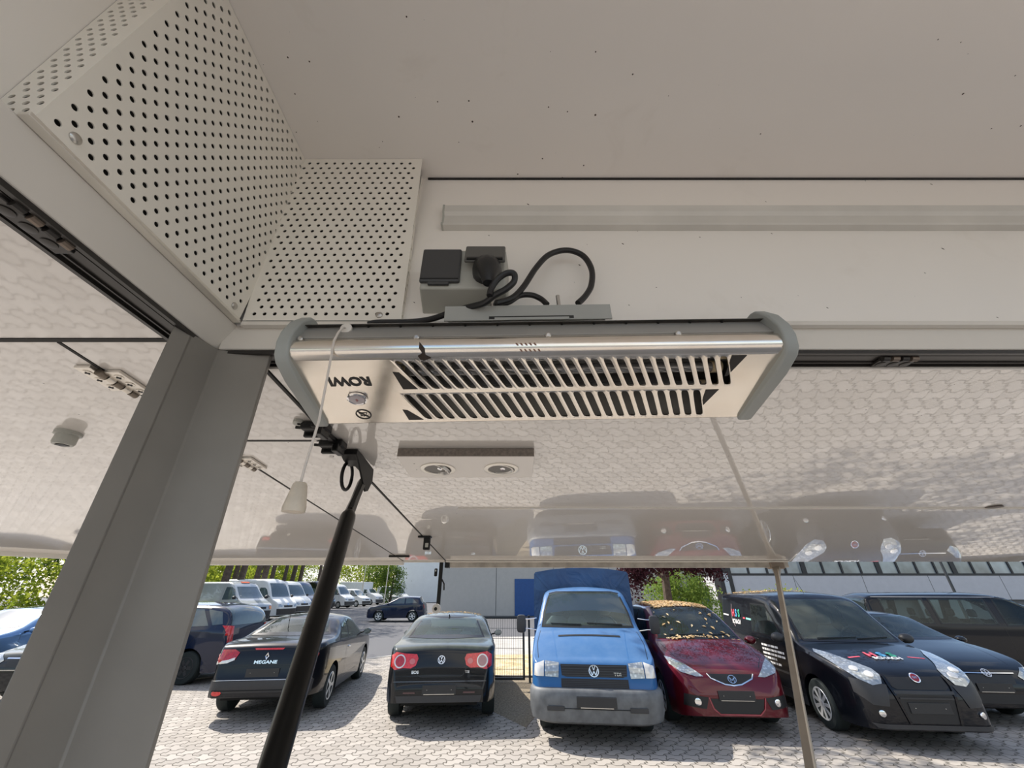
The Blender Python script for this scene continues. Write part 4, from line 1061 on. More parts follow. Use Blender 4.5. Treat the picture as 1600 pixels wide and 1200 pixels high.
for v in 'RL':
    car.window('side_window', v, [(-1.62, .99), (-2.05, 1.24), (-2.5, 1.335), (-2.68, 1.33), (-2.74, 1.0)], G['clear'])
    car.window('side_window', v, [(-2.78, 1.0), (-2.72, 1.32), (-3.0, 1.25), (-3.32, 1.02)], G['clear'], frame=.02)
    car.line('door_gap', v, [(-1.5, .92), (-1.45, .35), (-2.75, .33), (-2.82, .95)])
    car.disc('door_handle', v, -2.6, .83, .085, P['black'], ry=.016)
car.window('windshield', 'F', [(-.60, 1.02), (.60, 1.02), (.50, 1.38), (-.50, 1.38)], G['clear'])
for m_ in (lambda p: p, mir):
    tl = car.patch('taillight', 'B', m_([(.37, .89), (.40, .80), (.47, .765), (.60, .77), (.72, .745), (.80, .78), (.80, .93), (.73, .97), (.60, .955), (.40, .945)]), G['redbright'], .012)
    sg = 1 if m_([(1, 0)])[0][0] > 0 else -1
    car.patch('reversing_lamp_ring', 'B', ell(sg*.655, .855, .088, .088, 20), G['palelamp'], .018, parent=tl, res=.04)
    car.patch('lamp_ring', 'B', ell(sg*.655, .855, .070, .070, 18), G['red'] if sg > 0 else plain('smoky_red_lamp', (.35, .16, .16), .15, coat=1.0), .024, parent=tl, res=.04)
    car.patch('indicator', 'B', ell(sg*.46, .852, .045, .038, 12), plain('pink_lamp', (.55, .14, .13), .15, coat=1.0), .018, parent=tl, res=.03)
car.line('boot_gap', 'B', [(-.40, .77), (-.36, .68), (-.30, .655), (.30, .655), (.36, .68), (.40, .77)], .009)
car.line('bumper_line', 'B', [(-.72, .60), (.72, .60)], .012, plain('soft_highlight_trim', (.03, .034, .045), .2, coat=1.0), .006)
car.patch('lower_bumper', 'B', [(-.66, .43), (.66, .43), (.62, .315), (-.62, .315)], P['bumperd'], .008)
car.plate('B', 0, .50)
car.badge('vw', 'B', 0, .87, .058)
car.text('model_lettering', 'EOS', .052, 'B', .40*1, .715, M['chrome'], .003, 1.2)
car.text('engine_lettering', 'TSI', .044, 'B', -.42, .715, M['chrome'], .002, 1.2)
for y in (.46, -.46): car.patch('rear_reflector', 'B', [(y-.09, .475), (y+.09, .475), (y+.09, .455), (y-.09, .455)], plain('dim_reflector', (.10, .05, .05), .3), .008, res=.05)
car.line('roof_gap', 'B', [(-.50, 1.40), (-.1, 1.415), (.5, 1.40)], .010)
car.line('boot_gap', 'T', [(-3.55, -.70), (-3.55, .70)], .010)
o, r_, u_, n_ = car.frame_at('T', -3.0, .0); MB().prism([o+Vector((.04, 0, 0)), o+Vector((-.05, 0, 0)), o+Vector((-.05, 0, .03))], (0, .02, 0)).build('antenna_fin', P['black'], car.root, local=True)
car.mirrors(-1.52, .9, .96); car.seats(-2.2, (.36, -.36), P['seatl']); car.seats(-2.95, (.33, -.33), P['seatl'], z=.5, top=1.03); car.dash(-1.25, .98, .7)
car.wheels(y=.875, spokes=7); car.finish()

# ------------------------------------------------------------------ blue pickup with tarpaulin
L = 2.42
sp = dict(L=L, wheels=[.88], wr=.325, cutz=1.2, bulge=.03,
  top=[(0, .62), (.035, .72), (.06, .88), (.10, .935), (.22, .985), (.55, 1.14), (.92, 1.275), (1.02, 1.30), (1.45, 1.66), (1.68, 1.84), (1.82, 1.89), (2.05, 1.915), (2.42, 1.92)],
  belt=[(0, .55), (.06, .78), (.12, .88), (.5, 1.02), (1.0, 1.15), (1.3, 1.16), (2.42, 1.16)],
  w=[(0, .70), (.04, .80), (.12, .86), (.3, .905), (.9, .92), (2.42, .92)],
  tum=[(0, .2), (.8, .3), (1.5, .22), (2.42, .20)], sill=[(0, .28), (.3, .26), (2.42, .26)])
car = Car('pickup_van', 'blue pickup van with a dark blue tarpaulin and grey bumper', 'van', (1.17, 6.78), -97.0, sp, P['blue'])
car.window('windshield', 'F', [(-.76, 1.315), (.76, 1.315), (.735, 1.50), (.64, 1.79), (.52, 1.815), (-.52, 1.815), (-.64, 1.79), (-.735, 1.50)], G['haze'], frame=.028)
for v in 'RL': car.window('side_window', v, [(-1.30, 1.24), (-1.62, 1.66), (-1.80, 1.74), (-2.22, 1.74), (-2.25, 1.22)], G['clear'])
for v in 'RL': car.line('door_gap', v, [(-1.22, 1.20), (-1.30, .42), (-2.28, .40), (-2.32, 1.75)])
car.patch('grille', 'F', [(-.475, .905), (-.46, .785), (-.40, .765), (.40, .765), (.46, .785), (.475, .905)], P['grille'], .006)
for z in (.885, .858, .830, .803, .78): car.line('grille_bar', 'F', [(-.455, z), (.455, z)], .008, plain('grille_bar', (.028, .03, .034), .35), .014)
car.patch('lower_grille', 'F', [(-.47, .745), (.47, .745), (.47, .645), (-.47, .645)], P['grille'], .006)
for z in (.72, .70, .68, .66): car.line('grille_bar', 'F', [(-.45, z), (.45, z)], .006, plain('grille_bar', (.028, .03, .034), .35), .014)
for m_ in (lambda p: p, mir):
    hl = car.patch('headlight', 'F', m_([(.495, .92), (.70, .935), (.705, .765), (.51, .755)]), G['lamp'], .010, res=.04)
    car.patch('indicator', 'F', m_([(.715, .935), (.845, .90), (.855, .765), (.72, .765)]), G['palelamp'], .010, res=.03)
    car.patch('fog_lamp_recess', 'F', m_([(.42, .48), (.68, .47), (.66, .40), (.44, .41)]), P['bumperd'], .036, res=.05)
# moulded grey bumper standing proud of the body
mb = MB(); n = 24; secs = []
for z, k, d in ((.255, .90, .02), (.28, .965, .055), (.40, 1.0, .075), (.52, 1.0, .085), (.60, 1.0, .080), (.635, .985, .055), (.645, .95, .01)):
    row = []
    for i in range(n+1):
        a = -1+2*i/n; y = a*.93*k; xx = d - .21*abs(a)**8; row.append(Vector((xx, y, z)))
    secs.append(row + [Vector((-.46, .925*k, z)), Vector((-.46, .80, z)), Vector((-.10, .55, z)), Vector((-.10, -.55, z)), Vector((-.46, -.80, z)), Vector((-.46, -.925*k, z))])
mb.loft(secs); car_b = mb.build('bumper', P['bumper'], car.root, smooth=True, local=True, angle=50, bevel=.006)
MB().box((.088, 0, .505), (.012, .54, .125)).build('plate_recess', P['bumperd'], car_b, bevel=.004, local=True)
for sg in (1, -1): MB().box((.082, sg*.56, .43), (.012, .24, .055)).build('fog_lamp_cover', P['bumperd'], car_b, bevel=.012, seg=3, local=True)
pl = MB().box((.097, 0, .505), (.010, .52, .11)).build('number_plate', P['plate'], car.root, local=True, bevel=.002)
MB().box((.103, 0, .447), (.006, .44, .010)).build('plate_strip', M['steel'], pl, local=True)
MB().box((.083, 0, .43), (.008, 1.36, .007)).build('bumper_groove', P['under'], car_b, local=True)
car.badge('vw', 'F', 0, .835, .072)
car.text('engine_lettering', 'TDI', .055, 'F', .33, .80, M['steel'], .001, 1.2)
car.patch('air_intake', 'T', [(-.70, -.50), (-.70, .50), (-.745, .495), (-.745, -.495)], P['grille'], .006, res=.05)
car.line('bonnet_crease', 'T', [(-.14, .52), (-.60, .56), (-.95, .60)], .010, plain('crease_blue', (.03, .12, .30), .4), .001)
car.line('bonnet_crease', 'T', [(-.14, -.52), (-.60, -.56), (-.95, -.60)], .010, plain('crease_blue', (.03, .12, .30), .4), .001)
car.line('bonnet_gap', 'T', [(-.20, .80), (-.55, .835), (-.98, .80)], .008); car.line('bonnet_gap', 'T', [(-.20, -.80), (-.55, -.835), (-.98, -.80)], .008)
car.wipers([(-.10, -.62, 1.335), (.60, -.0, 1.345)], 1.325)
for sg in (1, -1):
    mb = MB(); c = Vector((-1.22, sg*1.16, 1.33))
    mb.loft([[c+Vector((dx, math.copysign(abs(math.cos(a))**.5, math.cos(a))*.085*k, math.copysign(abs(math.sin(a))**.5, math.sin(a))*.14*k)) for a in [2*math.pi*q/20 for q in range(20)]] for dx, k in ((.05, .6), (.03, .95), (-.03, 1), (-.05, .96))])
    mo = mb.build('mirror', P['bumperd'], car.root, smooth=True, local=True, angle=45)
    MB().loft([[c+Vector((-.051, math.copysign(abs(math.cos(a))**.5, math.cos(a))*.07, math.copysign(abs(math.sin(a))**.5, math.sin(a))*.12)) for a in [2*math.pi*q/20 for q in range(20)]], [c+Vector((-.053, math.cos(a)*.07, math.sin(a)*.12)) for a in [2*math.pi*q/20 for q in range(20)]]]).build('mirror_glass', M['chrome'], mo, local=True)
    for dz in (.07, -.07): MB().tube([c+Vector((0, 0, dz)), c+Vector((.02, -sg*.14, dz*1.05)), Vector((-1.20, sg*.88, 1.33+dz*1.3))], .009, 8).build('mirror_arm', M['chrome'], mo, smooth=True, local=True)
car.dash(-1.1, 1.29, .74, d=.4); car.seats(-1.85, (.38,), P['seatl'], z=.95, top=1.50); car.seats(-1.85, (-.16, -.52), P['seatl'], z=.95, top=1.50)
MB().box((-2.38, 0, 1.2), (.03, 1.6, 1.2)).build('cab_rear_wall', P['interior'], car.root, local=True)
# load bed and tarpaulin
MB().box2((-2.50, -1.0, .62), (-5.05, 1.0, .70)).build('load_bed', P['bumperd'], car.root, local=True)
for sg in (1, -1): MB().box2((-2.50, sg*1.0, .70), (-5.05, sg*.97, 1.10)).build('side_board', plain('board_grey', (.3, .32, .34), .5, .3), car.root, local=True, bevel=.005)
def tarp():
    t = NT('blue_tarpaulin'); t.set(col=t.mix(t.ramp(t.noise(3, 4), .3, .7), (.016, .055, .14, 1), (.026, .085, .20, 1)), rough=.45)
    t.bump(t.noise(2.2, 3, .5, dist=1.2), .8, .06); return t.m
P['tarp'] = tarp(); mb = MB(); secs = []
for x in np.linspace(-2.50, -5.05, 9):
    row = [Vector((x, sg*0+y, z)) for y, z in [(-1.02, .80), (-1.02, 1.4), (-1.01, 1.9), (-1.0, 2.17), (-.97, 2.21), (-.6, 2.265), (-.2, 2.29), (.2, 2.29), (.6, 2.265), (.97, 2.21), (1.0, 2.17), (1.01, 1.9), (1.02, 1.4), (1.02, .80)]]
    secs.append(row)
mb.loft(secs); tp = mb.build('tarpaulin', P['tarp'], car.root, smooth=True, local=True, angle=40)
for sg in (1, -1):
    MB().prism([Vector((-2.493, sg*.99, 2.18)), Vector((-2.493, sg*.93, 2.20)), Vector((-2.493, sg*.30, 1.55)), Vector((-2.493, sg*.36, 1.50))], (.006, 0, 0)).build('tarp_fold', P['tarp'], tp, local=True, bevel=.003)
    for k in range(9): MB().lathe([(0, .012), (.006, .008)], (-2.7-k*.26, sg*1.022, .86), (0, sg, 0), 8).build('eyelet', M['steel'], tp, local=True)
car.wheels(y=.83, spokes=8, style='steel'); car.sp['wheels'] = [.88, 3.95]
src = [c for c in car.root.children if c.name.startswith('wheel')]
for o in src[:2]:
    q = o.copy(); COL.objects.link(q); q.parent = car.root; q.location = (-3.95, o.location.y, o.location.z)
    for ch in o.children:
        c2 = ch.copy(); COL.objects.link(c2); c2.parent = q
        for g2 in ch.children: d2 = g2.copy(); COL.objects.link(d2); d2.parent = c2
car.sp['wheels'] = [.88, 2.0]; car.finish()
MB().box2((-2.3, -.35, .35), (-5.0, .35, .62)).build('chassis_frame', P['under'], car.root, local=True)

# ------------------------------------------------------------------ dark red family car
L = 4.5
sp = dict(L=L, wheels=[.90, 3.65], wr=.32, cutz=1.0, bulge=.05,
  top=[(0, .52), (.03, .62), (.08, .73), (.16, .80), (.4, .90), (.95, 1.06), (1.1, 1.10), (1.5, 1.34), (1.95, 1.55), (2.25, 1.62), (3.2, 1.63), (4.1, 1.55), (4.3, 1.40), (4.42, 1.0), (4.5, .6)],
  belt=[(0, .46), (.1, .62), (.3, .76), (1.1, .93), (3.5, 1.02), (4.3, 1.02), (4.5, .5)],
  w=[(0, .52), (.04, .64), (.12, .74), (.3, .82), (.8, .875), (3.7, .875), (4.3, .80), (4.5, .70)],
  tum=[(0, .4), (1.2, .42), (2.2, .33), (4.5, .3)], sill=[(0, .25), (.3, .21), (4.3, .22), (4.5, .3)])
maz = car = Car('family_car', 'dark red family car with fallen leaves on its roof', 'car', (3.30, 7.15), -94.0, sp, P['red'])
car.window('windshield', 'F', [(-.68, 1.115), (.68, 1.115), (.655, 1.22), (.555, 1.52), (.45, 1.545), (-.45, 1.545), (-.555, 1.52), (-.655, 1.22)], G['clear'])
for v in 'RL':
    car.window('side_window', v, [(-1.55, 1.04), (-1.95, 1.36), (-2.2, 1.48), (-2.55, 1.51), (-2.58, 1.04)], G['tint'])
    car.window('side_window', v, [(-2.66, 1.05), (-2.63, 1.51), (-3.45, 1.50), (-3.5, 1.08)], G['tint'])
    car.line('door_gap', v, [(-1.30, .98), (-1.32, .33), (-2.6, .31), (-2.62, 1.02)])
for m_ in (lambda p: p, mir):
    hl = car.patch('headlight', 'F', m_([(.40, .705), (.50, .70), (.70, .745), (.80, .82), (.815, .90), (.74, .885), (.60, .83), (.48, .76)]), G['lamp'], .008, res=.04)
    car.patch('fog_recess', 'F', m_([(.40, .47), (.72, .50), (.74, .36), (.46, .335)]), P['grille'], .006, res=.05)
    sg = 1 if m_([(1, 0)])[0][0] > 0 else -1
    fl = car.disc('fog_lamp', 'F', sg*.56, .415, .048, M['chrome']); car.disc('fog_lens', 'F', sg*.56, .415, .036, G['palelamp'], parent=fl)
car.patch('upper_grille', 'F', [(-.33, .735), (.33, .735), (.30, .69), (.12, .625), (0, .615), (-.12, .625), (-.30, .69)], P['grille'], .006, res=.04)
car.line('grille_trim', 'F', [(-.34, .735), (-.30, .685), (-.12, .618), (0, .605), (.12, .618), (.30, .685), (.34, .735)], .014, M['chrome'], .012)
car.patch('lower_grille', 'F', [(-.38, .455), (.38, .455), (.34, .34), (.27, .285), (-.27, .285), (-.34, .34)], P['grille'], .006)
car.line('bumper_crease', 'F', [(-.40, .47), (-.36, .34), (-.28, .275), (.28, .275), (.36, .34), (.40, .47)], .016, plain('bright_red_crease', (.30, .02, .04), .25, coat=1.0), .010)
car.badge('mazda', 'F', 0, .675, .052); car.plate('F', 0, .49)
car.wipers([(-.50, .12, 1.15), (.10, .60, 1.15)], 1.13)
car.line('bonnet_gap', 'T', [(-.20, .50), (-.45, .66), (-1.0, .74)], .008); car.line('bonnet_gap', 'T', [(-.20, -.50), (-.45, -.66), (-1.0, -.74)], .008)
car.mirrors(-1.42, .88, 1.0, size=1.15); car.seats(-2.35, (.37, -.37), P['seat'], z=.7, top=1.22); car.dash(-1.3, 1.12, .72)
car.wheels(y=.855, spokes=7); car.finish()

# ------------------------------------------------------------------ black panel van with company lettering
L = 4.39
sp = dict(L=L, wheels=[.90, 3.63], wr=.315, cutz=1.05, bulge=.035,
  top=[(0, .60), (.03, .70), (.09, .80), (.25, .89), (.6, .99), (.95, 1.07), (1.08, 1.10), (1.5, 1.47), (1.85, 1.73), (2.05, 1.80), (2.6, 1.84), (4.2, 1.82), (4.34, 1.74), (4.39, 1.55)],
  belt=[(0, .50), (.1, .68), (.3, .80), (1.1, .98), (2.0, 1.03), (4.2, 1.05), (4.39, .9)],
  w=[(0, .60), (.04, .70), (.14, .79), (.35, .865), (.9, .915), (4.1, .915), (4.32, .88), (4.39, .82)],
  tum=[(0, .3), (1.2, .34), (2.0, .16), (4.39, .12)], sill=[(0, .22), (.3, .20), (4.39, .24)])
dob = car = Car('panel_van', 'black panel van with coloured lettering on its side and bonnet', 'van', (5.62, 6.62), -95.0, sp, P['black'])
car.window('windshield', 'F', [(-.73, 1.125), (.73, 1.125), (.715, 1.30), (.64, 1.65), (.53, 1.70), (-.53, 1.70), (-.64, 1.65), (-.715, 1.30)], G['haze'])
for v in 'RL':
    car.window('side_window', v, [(-1.62, 1.10), (-1.90, 1.40), (-2.12, 1.58), (-2.68, 1.60), (-2.72, 1.12)], G['clear'])
    car.window('quarter_window', v, [(-1.25, 1.07), (-1.58, 1.32), (-1.56, 1.08)], G['tint'], frame=.015)
    car.line('door_gap', v, [(-1.18, 1.00), (-1.25, .35), (-2.72, .33), (-2.80, .7), (-2.78, 1.66)])
    car.line('side_seam', v, [(-2.78, 1.08), (-4.2, 1.10)], .012)
    car.line('side_moulding', v, [(-1.3, .58), (-3.2, .60)], .035, P['bumperd'], .012)
    car.disc('door_handle', v, -2.62, 1.0, .08, P['frit'], ry=.02)
for m_ in (lambda p: p, mir):
    hl = car.patch('headlight', 'F', m_([(.42, .80), (.47, .71), (.60, .69), (.73, .755), (.82, .86), (.86, .99), (.81, 1.02), (.69, .985), (.54, .905), (.44, .855)]), G['lamp'], .010, res=.035)
    sg = 1 if m_([(1, 0)])[0][0] > 0 else -1
    car.disc('lamp_reflector', 'F', sg*.55, .80, .055, G['palelamp'], parent=hl); car.disc('lamp_reflector', 'F', sg*.67, .85, .055, G['palelamp'], parent=hl)
    car.disc('fog_lamp', 'F', sg*.62, .395, .04, M['chrome'])
    car.patch('bumper_panel', 'F', m_([(.42, .70), (.80, .76), (.80, .60), (.68, .48), (.50, .47)]), P['bumperd'], .008)
car.patch('upper_grille', 'F', [(-.37, .785), (.37, .785), (.36, .68), (.31, .655), (-.31, .655), (-.36, .68)], P['grille'], .006)
car.patch('lower_grille', 'F', [(-.36, .60), (.36, .60), (.30, .30), (-.30, .30)], P['grille'], .006)
car.line('bumper_bar', 'F', [(-.38, .625), (.38, .625)], .035, P['bumperd'], .02)
car.line('bumper_bar', 'F', [(-.34, .565), (.34, .565)], .02, P['bumperd'], .02)
car.patch('bumper_lip', 'F', [(-.74, .285), (.74, .285), (.70, .235), (-.70, .235)], P['bumperd'], .014)
car.line('grille_frame', 'F', [(-.39, .80), (-.40, .70), (-.34, .42), (-.31, .29)], .03, P['black'], .016); car.line('grille_frame', 'F', [(.39, .80), (.40, .70), (.34, .42), (.31, .29)], .03, P['black'], .016)
car.badge('fiat', 'F', 0, .775, .062); car.plate('F', 0, .46, strip=False)
car.wipers([(-.52, .10, 1.15), (.10, .62, 1.15)], 1.13)
o, r_, u_, n_ = car.frame_at('T', -2.1, -.0); MB().tube([o, o+Vector((-.20, 0, .30))], [.006, .002], 6).build('antenna', P['frit'], car.root, local=True)
PR = {k: plain(k+'_print', c, .4) for k, c in dict(pink=(.75, .10, .14), cyan=(.10, .38, .65), green=(.05, .42, .25), white=(.8, .8, .8)).items()}
for v, x0, dirn in (('R', -3.42, 1), ('L', -3.42, -1)):
    for i, (ch, cc) in enumerate((('H', 'pink'), ('S', 'cyan'), ('S', 'green'))): car.text('side_lettering', ch, .20, v, x0+dirn*(i-1)*.145, 1.40, PR[cc], .006, .95)
    car.text('side_lettering', 'SCHACH', .115, v, x0, 1.24, PR['white'], .004, .90)
    car.line('side_stripe', v, [(x0-dirn*.72, 1.36), (x0-dirn*.42, 1.35)], .028, PR['white'], .006)
    car.line('side_stripe', v, [(x0+dirn*.32, 1.33), (x0+dirn*.42, 1.33)], .03, PR['pink'], .003); car.line('side_stripe', v, [(x0+dirn*.46, 1.33), (x0+dirn*.74, 1.32)], .034, plain('mint_print', (.30, .70, .60), .4), .003)
    car.line('side_arc', v, [(x0-dirn*.22, 1.58), (x0-dirn*.27, 1.42), (x0-dirn*.24, 1.25), (x0-dirn*.1, 1.15)], .018, plain('grey_print', (.3, .25, .26), .4), .003)
    rr = random.Random(3)
    for k, ln in enumerate((.62, .80, .80, .48, .60)):
        x = -2.42+0*k; xe = x+ln; cur = x; z = .93-k*.066
        while cur < xe-.03:
            wd = rr.uniform(.07, .16); e_ = min(cur+wd, xe); a_, b_ = (cur, e_) if dirn > 0 else (-3.9-cur+.0, -3.9-e_)
            car.line('door_text_line', v, [(a_, z), (b_, z)], .034, PR['white'], .003); cur = e_+.018
for i, (ch, cc) in enumerate((('H', 'pink'), ('S', 'cyan'), ('S', 'green'))): car.text('bonnet_lettering', ch, .20, 'T', -.56, (i-1)*.15, PR[cc], .006, .95)
car.text('bonnet_lettering', 'SCHACH', .10, 'T', -.44, 0, PR['white'], .003, 1.0)
car.line('bonnet_stripe', 'T', [(-.50, -.52), (-.52, -.34)], .03, PR['pink'], .003); car.line('bonnet_stripe', 'T', [(-.52, .34), (-.50, .56)], .03, PR['pink'], .003)
car.mirrors(-1.38, .92, 1.08, size=1.25, mat=P['bumperd']); car.seats(-2.3, (.38, -.38), P['seat'], z=.8, top=1.32); car.dash(-1.25, 1.13, .76)
MB().box((-2.75, 0, 1.15), (.03, 1.5, 1.15)).build('bulkhead', P['interior'], car.root, local=True)
car.wheels(y=.895, spokes=9); car.finish()

# ------------------------------------------------------------------ generic hatch / van shapes
def hatch_spec(L=4.2, H=1.46, W=.88, hood=.94, nose=.66, **k):
    d = dict(L=L, wheels=[.87, L-.78], wr=.315, cutz=hood, bulge=.05, step=.06,
      top=[(0, nose-.12), (.04, nose), (.14, nose+.10), (.45, hood-.08), (1.0, hood+.04), (1.15, hood+.07), (1.75, H-.18), (2.1, H-.04), (2.6, H), (3.5, H-.04), (L-.35, H-.18), (L-.1, hood+.05), (L-.03, .8), (L, .6)],
      belt=[(0, nose-.2), (.15, nose), (.4, hood-.16), (1.2, hood-.04), (3.2, hood+.03), (L-.15, hood), (L, .5)],
      w=[(0, .54), (.05, .66), (.15, .76), (.4, W-.03), (1.0, W), (L-.9, W), (L-.2, W-.1), (L, W-.2)],
      tum=[(0, .4), (1.2, .45), (2.2, .38), (L, .35)], sill=[(0, .25), (.3, .2), (L-.2, .22), (L, .3)])
    d.update(k); return d
def van_spec(L=5.6, H=2.5, W=.98, nose=.9, cowl=1.35, **k):
    d = dict(L=L, wheels=[.95, L-1.15], wr=.34, cutz=cowl, bulge=.02, step=.10, nl=10,
      top=[(0, nose-.22), (.05, nose-.1), (.12, nose+.02), (.5, cowl-.12), (.78, cowl), (1.35, H-.45), (1.75, H-.08), (2.1, H), (L-.1, H), (L, H-.1)],
      belt=[(0, nose-.35), (.12, nose-.1), (.5, cowl-.22), (1.0, cowl-.05), (L, cowl-.05)],
      w=[(0, W-.28), (.05, W-.18), (.2, W-.08), (.6, W-.01), (L-.1, W), (L, W-.03)],
      tum=[(0, .2), (.8, .22), (1.8, .10), (L, .08)], sill=[(0, .30), (.4, .28), (L, .30)])
    d.update(k); return d
def simple_car(name, label, cat, pos, ang, spec, mat, glass=None, rim=None, bumper=None, spokes=6, windows='hatch', lamps=True, group=None, cut=False, steel=False):
    c = Car(name, label, cat, pos, ang, spec, mat, group); L = spec['L']; g = glass or G['far']
    W = max(k[1] for k in spec['w']); tops = spec['top']
    def T(x): return float(pchip(tops, np.array([x]))[0])
    cz = spec['cutz']
    if windows == 'hatch':
        H = max(k[1] for k in tops)
        c.window('windshield', 'F', [(-W*.78, cz+.10), (W*.78, cz+.10), (W*.60, H-.08), (-W*.60, H-.08)], g, cut=cut)
        for v in 'RL':
            c.window('side_window', v, [(-1.62, cz+.06), (-2.05, H-.20), (-2.3, H-.12), (-2.5, H-.11), (-2.52, cz+.07)], g, cut=cut)
            c.window('side_window', v, [(-2.60, cz+.07), (-2.58, H-.11), (-L+.85, H-.15), (-L+.55, cz+.12)], g, cut=cut)
            c.line('door_gap', v, [(-1.35, cz), (-1.38, .33), (-2.54, .31), (-2.56, cz+.02)]); c.line('door_gap', v, [(-2.56, .31), (-L+1.15, .35), (-L+.62, cz+.05)])
            c.disc('door_handle', v, -2.42, cz-.10, .07, mat, ry=.016)
        c.window('rear_window', 'B', [(-W*.66, H-.12), (W*.66, H-.12), (W*.74, cz+.12), (-W*.74, cz+.12)], g, cut=cut)
    else:
        H = max(k[1] for k in tops)
        c.window('windshield', 'F', [(-W*.82, cz+.05), (W*.82, cz+.05), (W*.72, H-.30 if H > 2.1 else H-.14), (-W*.72, H-.30 if H > 2.1 else H-.14)], g, cut=cut)
        ztop = min(H-.30, cz+.65) if H > 2.1 else H-.16
        for v in 'RL':
            c.window('side_window', v, [(-1.05, cz), (-1.45, ztop-.12), (-1.65, ztop), (-2.1, ztop), (-2.12, cz-.02)], g, cut=cut)
            c.line('door_gap', v, [(-.95, cz-.05), (-1.0, .45), (-2.2, .42), (-2.25, ztop+.1)])
            if windows == 'bus':
                xs_ = [(-2.3, -3.45), (-3.6, -L+.35)] if H < 2.1 else [(-2.3, -3.4), (-3.5, -4.6), (-4.7, -L+.3)]
                for a, b in xs_: c.window('side_window', v, [(a, cz), (a, ztop), (b, ztop), (b, cz)], g, cut=cut)
        if windows == 'bus': c.window('rear_window', 'B', [(-W*.8, ztop), (W*.8, ztop), (W*.8, cz), (-W*.8, cz)], g, cut=cut)
    nz = spec['top'][1][1]
    for m_ in (lambda p: p, mir):
        if lamps: c.patch('headlight', 'F', m_([(W*.50, nz-.02), (W*.60, nz-.10), (W*.84, nz-.06), (W*.88, nz+.08), (W*.70, nz+.08)]), G['lamp'], .01, res=.05)
        c.patch('taillight', 'B', m_([(W*.64, cz-.02), (W*.64, cz-.20), (W*.80, cz-.22), (W*.80, cz+.05)]), G['red'], .012, res=.06)
    c.patch('grille', 'F', [(-W*.42, nz-.0), (W*.42, nz-.0), (W*.38, nz-.12), (-W*.38, nz-.12)], P['grille'], .008)
    c.patch('bumper', 'F', [(-W*.9, nz-.20), (W*.9, nz-.20), (W*.86, .28), (-W*.86, .28)], bumper or mat, .012, res=.08)
    c.mirrors(-1.45 if windows == 'hatch' else -1.0, W, cz if windows == 'hatch' else cz+.05, size=1.0 if windows == 'hatch' else 1.5, mat=P['bumperd'] if windows != 'hatch' else None)
    c.wheels(y=W-.03, spokes=spokes, mat_rim=rim, style='steel' if steel else 'spoke')
    return c
# black hatchback right of the panel van
car = simple_car('hatchback_car', 'black hatchback with a round chrome badge, right of the lettered black van', 'car', (7.66, 7.65), -95, hatch_spec(4.2, 1.46, .89, hood=.96, nose=.66, step=.04), P['black'], G['clear'], cut=True)
car.line('grille_trim', 'F', [(-.42, .675), (.42, .675)], .012, M['chrome'], .014); car.badge('vw', 'F', 0, .675, .062)
car.patch('lower_grille', 'F', [(-.56, .42), (.56, .42), (.50, .30), (-.50, .30)], P['grille'], .016); car.plate('F', 0, .50)
for sg in (1, -1): car.line('bonnet_crease', 'T', [(-.2, sg*.52), (-.6, sg*.60), (-1.05, sg*.66)], .006)
car.seats(-2.2, (.36, -.36), P['seat'], z=.6, top=1.1); car.dash(-1.25, .98, .72); car.finish()
# black minibus far right
sp = van_spec(4.9, 1.86, .95, nose=.85, cowl=1.12, step=.06, nl=14)
sp['top'] = [(0, .66), (.05, .76), (.12, .86), (.5, .98), (.85, 1.10), (1.35, 1.48), (1.8, 1.74), (2.1, 1.80), (2.6, 1.82), (4.6, 1.80), (4.82, 1.74), (4.9, 1.6)]
sp['tum'] = [(0, .2), (.8, .3), (1.8, .24), (4.9, .22)]
A_ = -15; ax, ay = rear_to_front(9.75, 12.75, A_, 4.9)
car = simple_car('minibus', 'long black minibus with side windows at the right picture edge', 'van', (ax, ay), A_, sp, P['black'], G['tint'], windows='bus', cut=True)
for x, ys in ((-2.3, (.4, -.4)), (-3.2, (.4, -.4)), (-4.1, (.4, -.4))): car.seats(x, ys, P['seat'], z=.7, top=1.30)
for v in 'R': car.line('roof_rail', v, [(-2.0, 1.70), (-4.7, 1.70)], .014, M['steel'], .006)
car.finish()
# navy family car right of the post
A_ = 176; ax, ay = rear_to_front(-6.55, 11.45, A_, 4.3)
car = simple_car('estate_car', 'navy blue estate car beside the dark bollards, half behind the grey post', 'car', (ax, ay), A_, hatch_spec(4.3, 1.60, .88, hood=1.0, step=.05, top=[(0, .6), (.04, .7), (.14, .8), (.45, .92), (1.0, 1.04), (1.15, 1.07), (1.75, 1.42), (2.1, 1.56), (2.6, 1.60), (3.7, 1.57), (4.0, 1.50), (4.14, 1.38), (4.22, 1.10), (4.27, .8), (4.3, .6)]), P['navy'], G['far'], rim=P['rimd'], steel=True)
for v in 'RL': car.window('quarter_window', v, [(-3.83, 1.13), (-3.56, 1.45), (-3.90, 1.40), (-4.04, 1.15)], G['far'], cut=False)
for m_ in (lambda p: p, mir): car.patch('taillight', 'B', m_([(.56, 1.10), (.58, .94), (.74, .92), (.74, 1.12)]), G['redbright'], .016, res=.05)
car.line('roof_rail', 'L', [(-1.9, 1.50), (-3.6, 1.48)], .02, M['steel'], .01); car.finish()
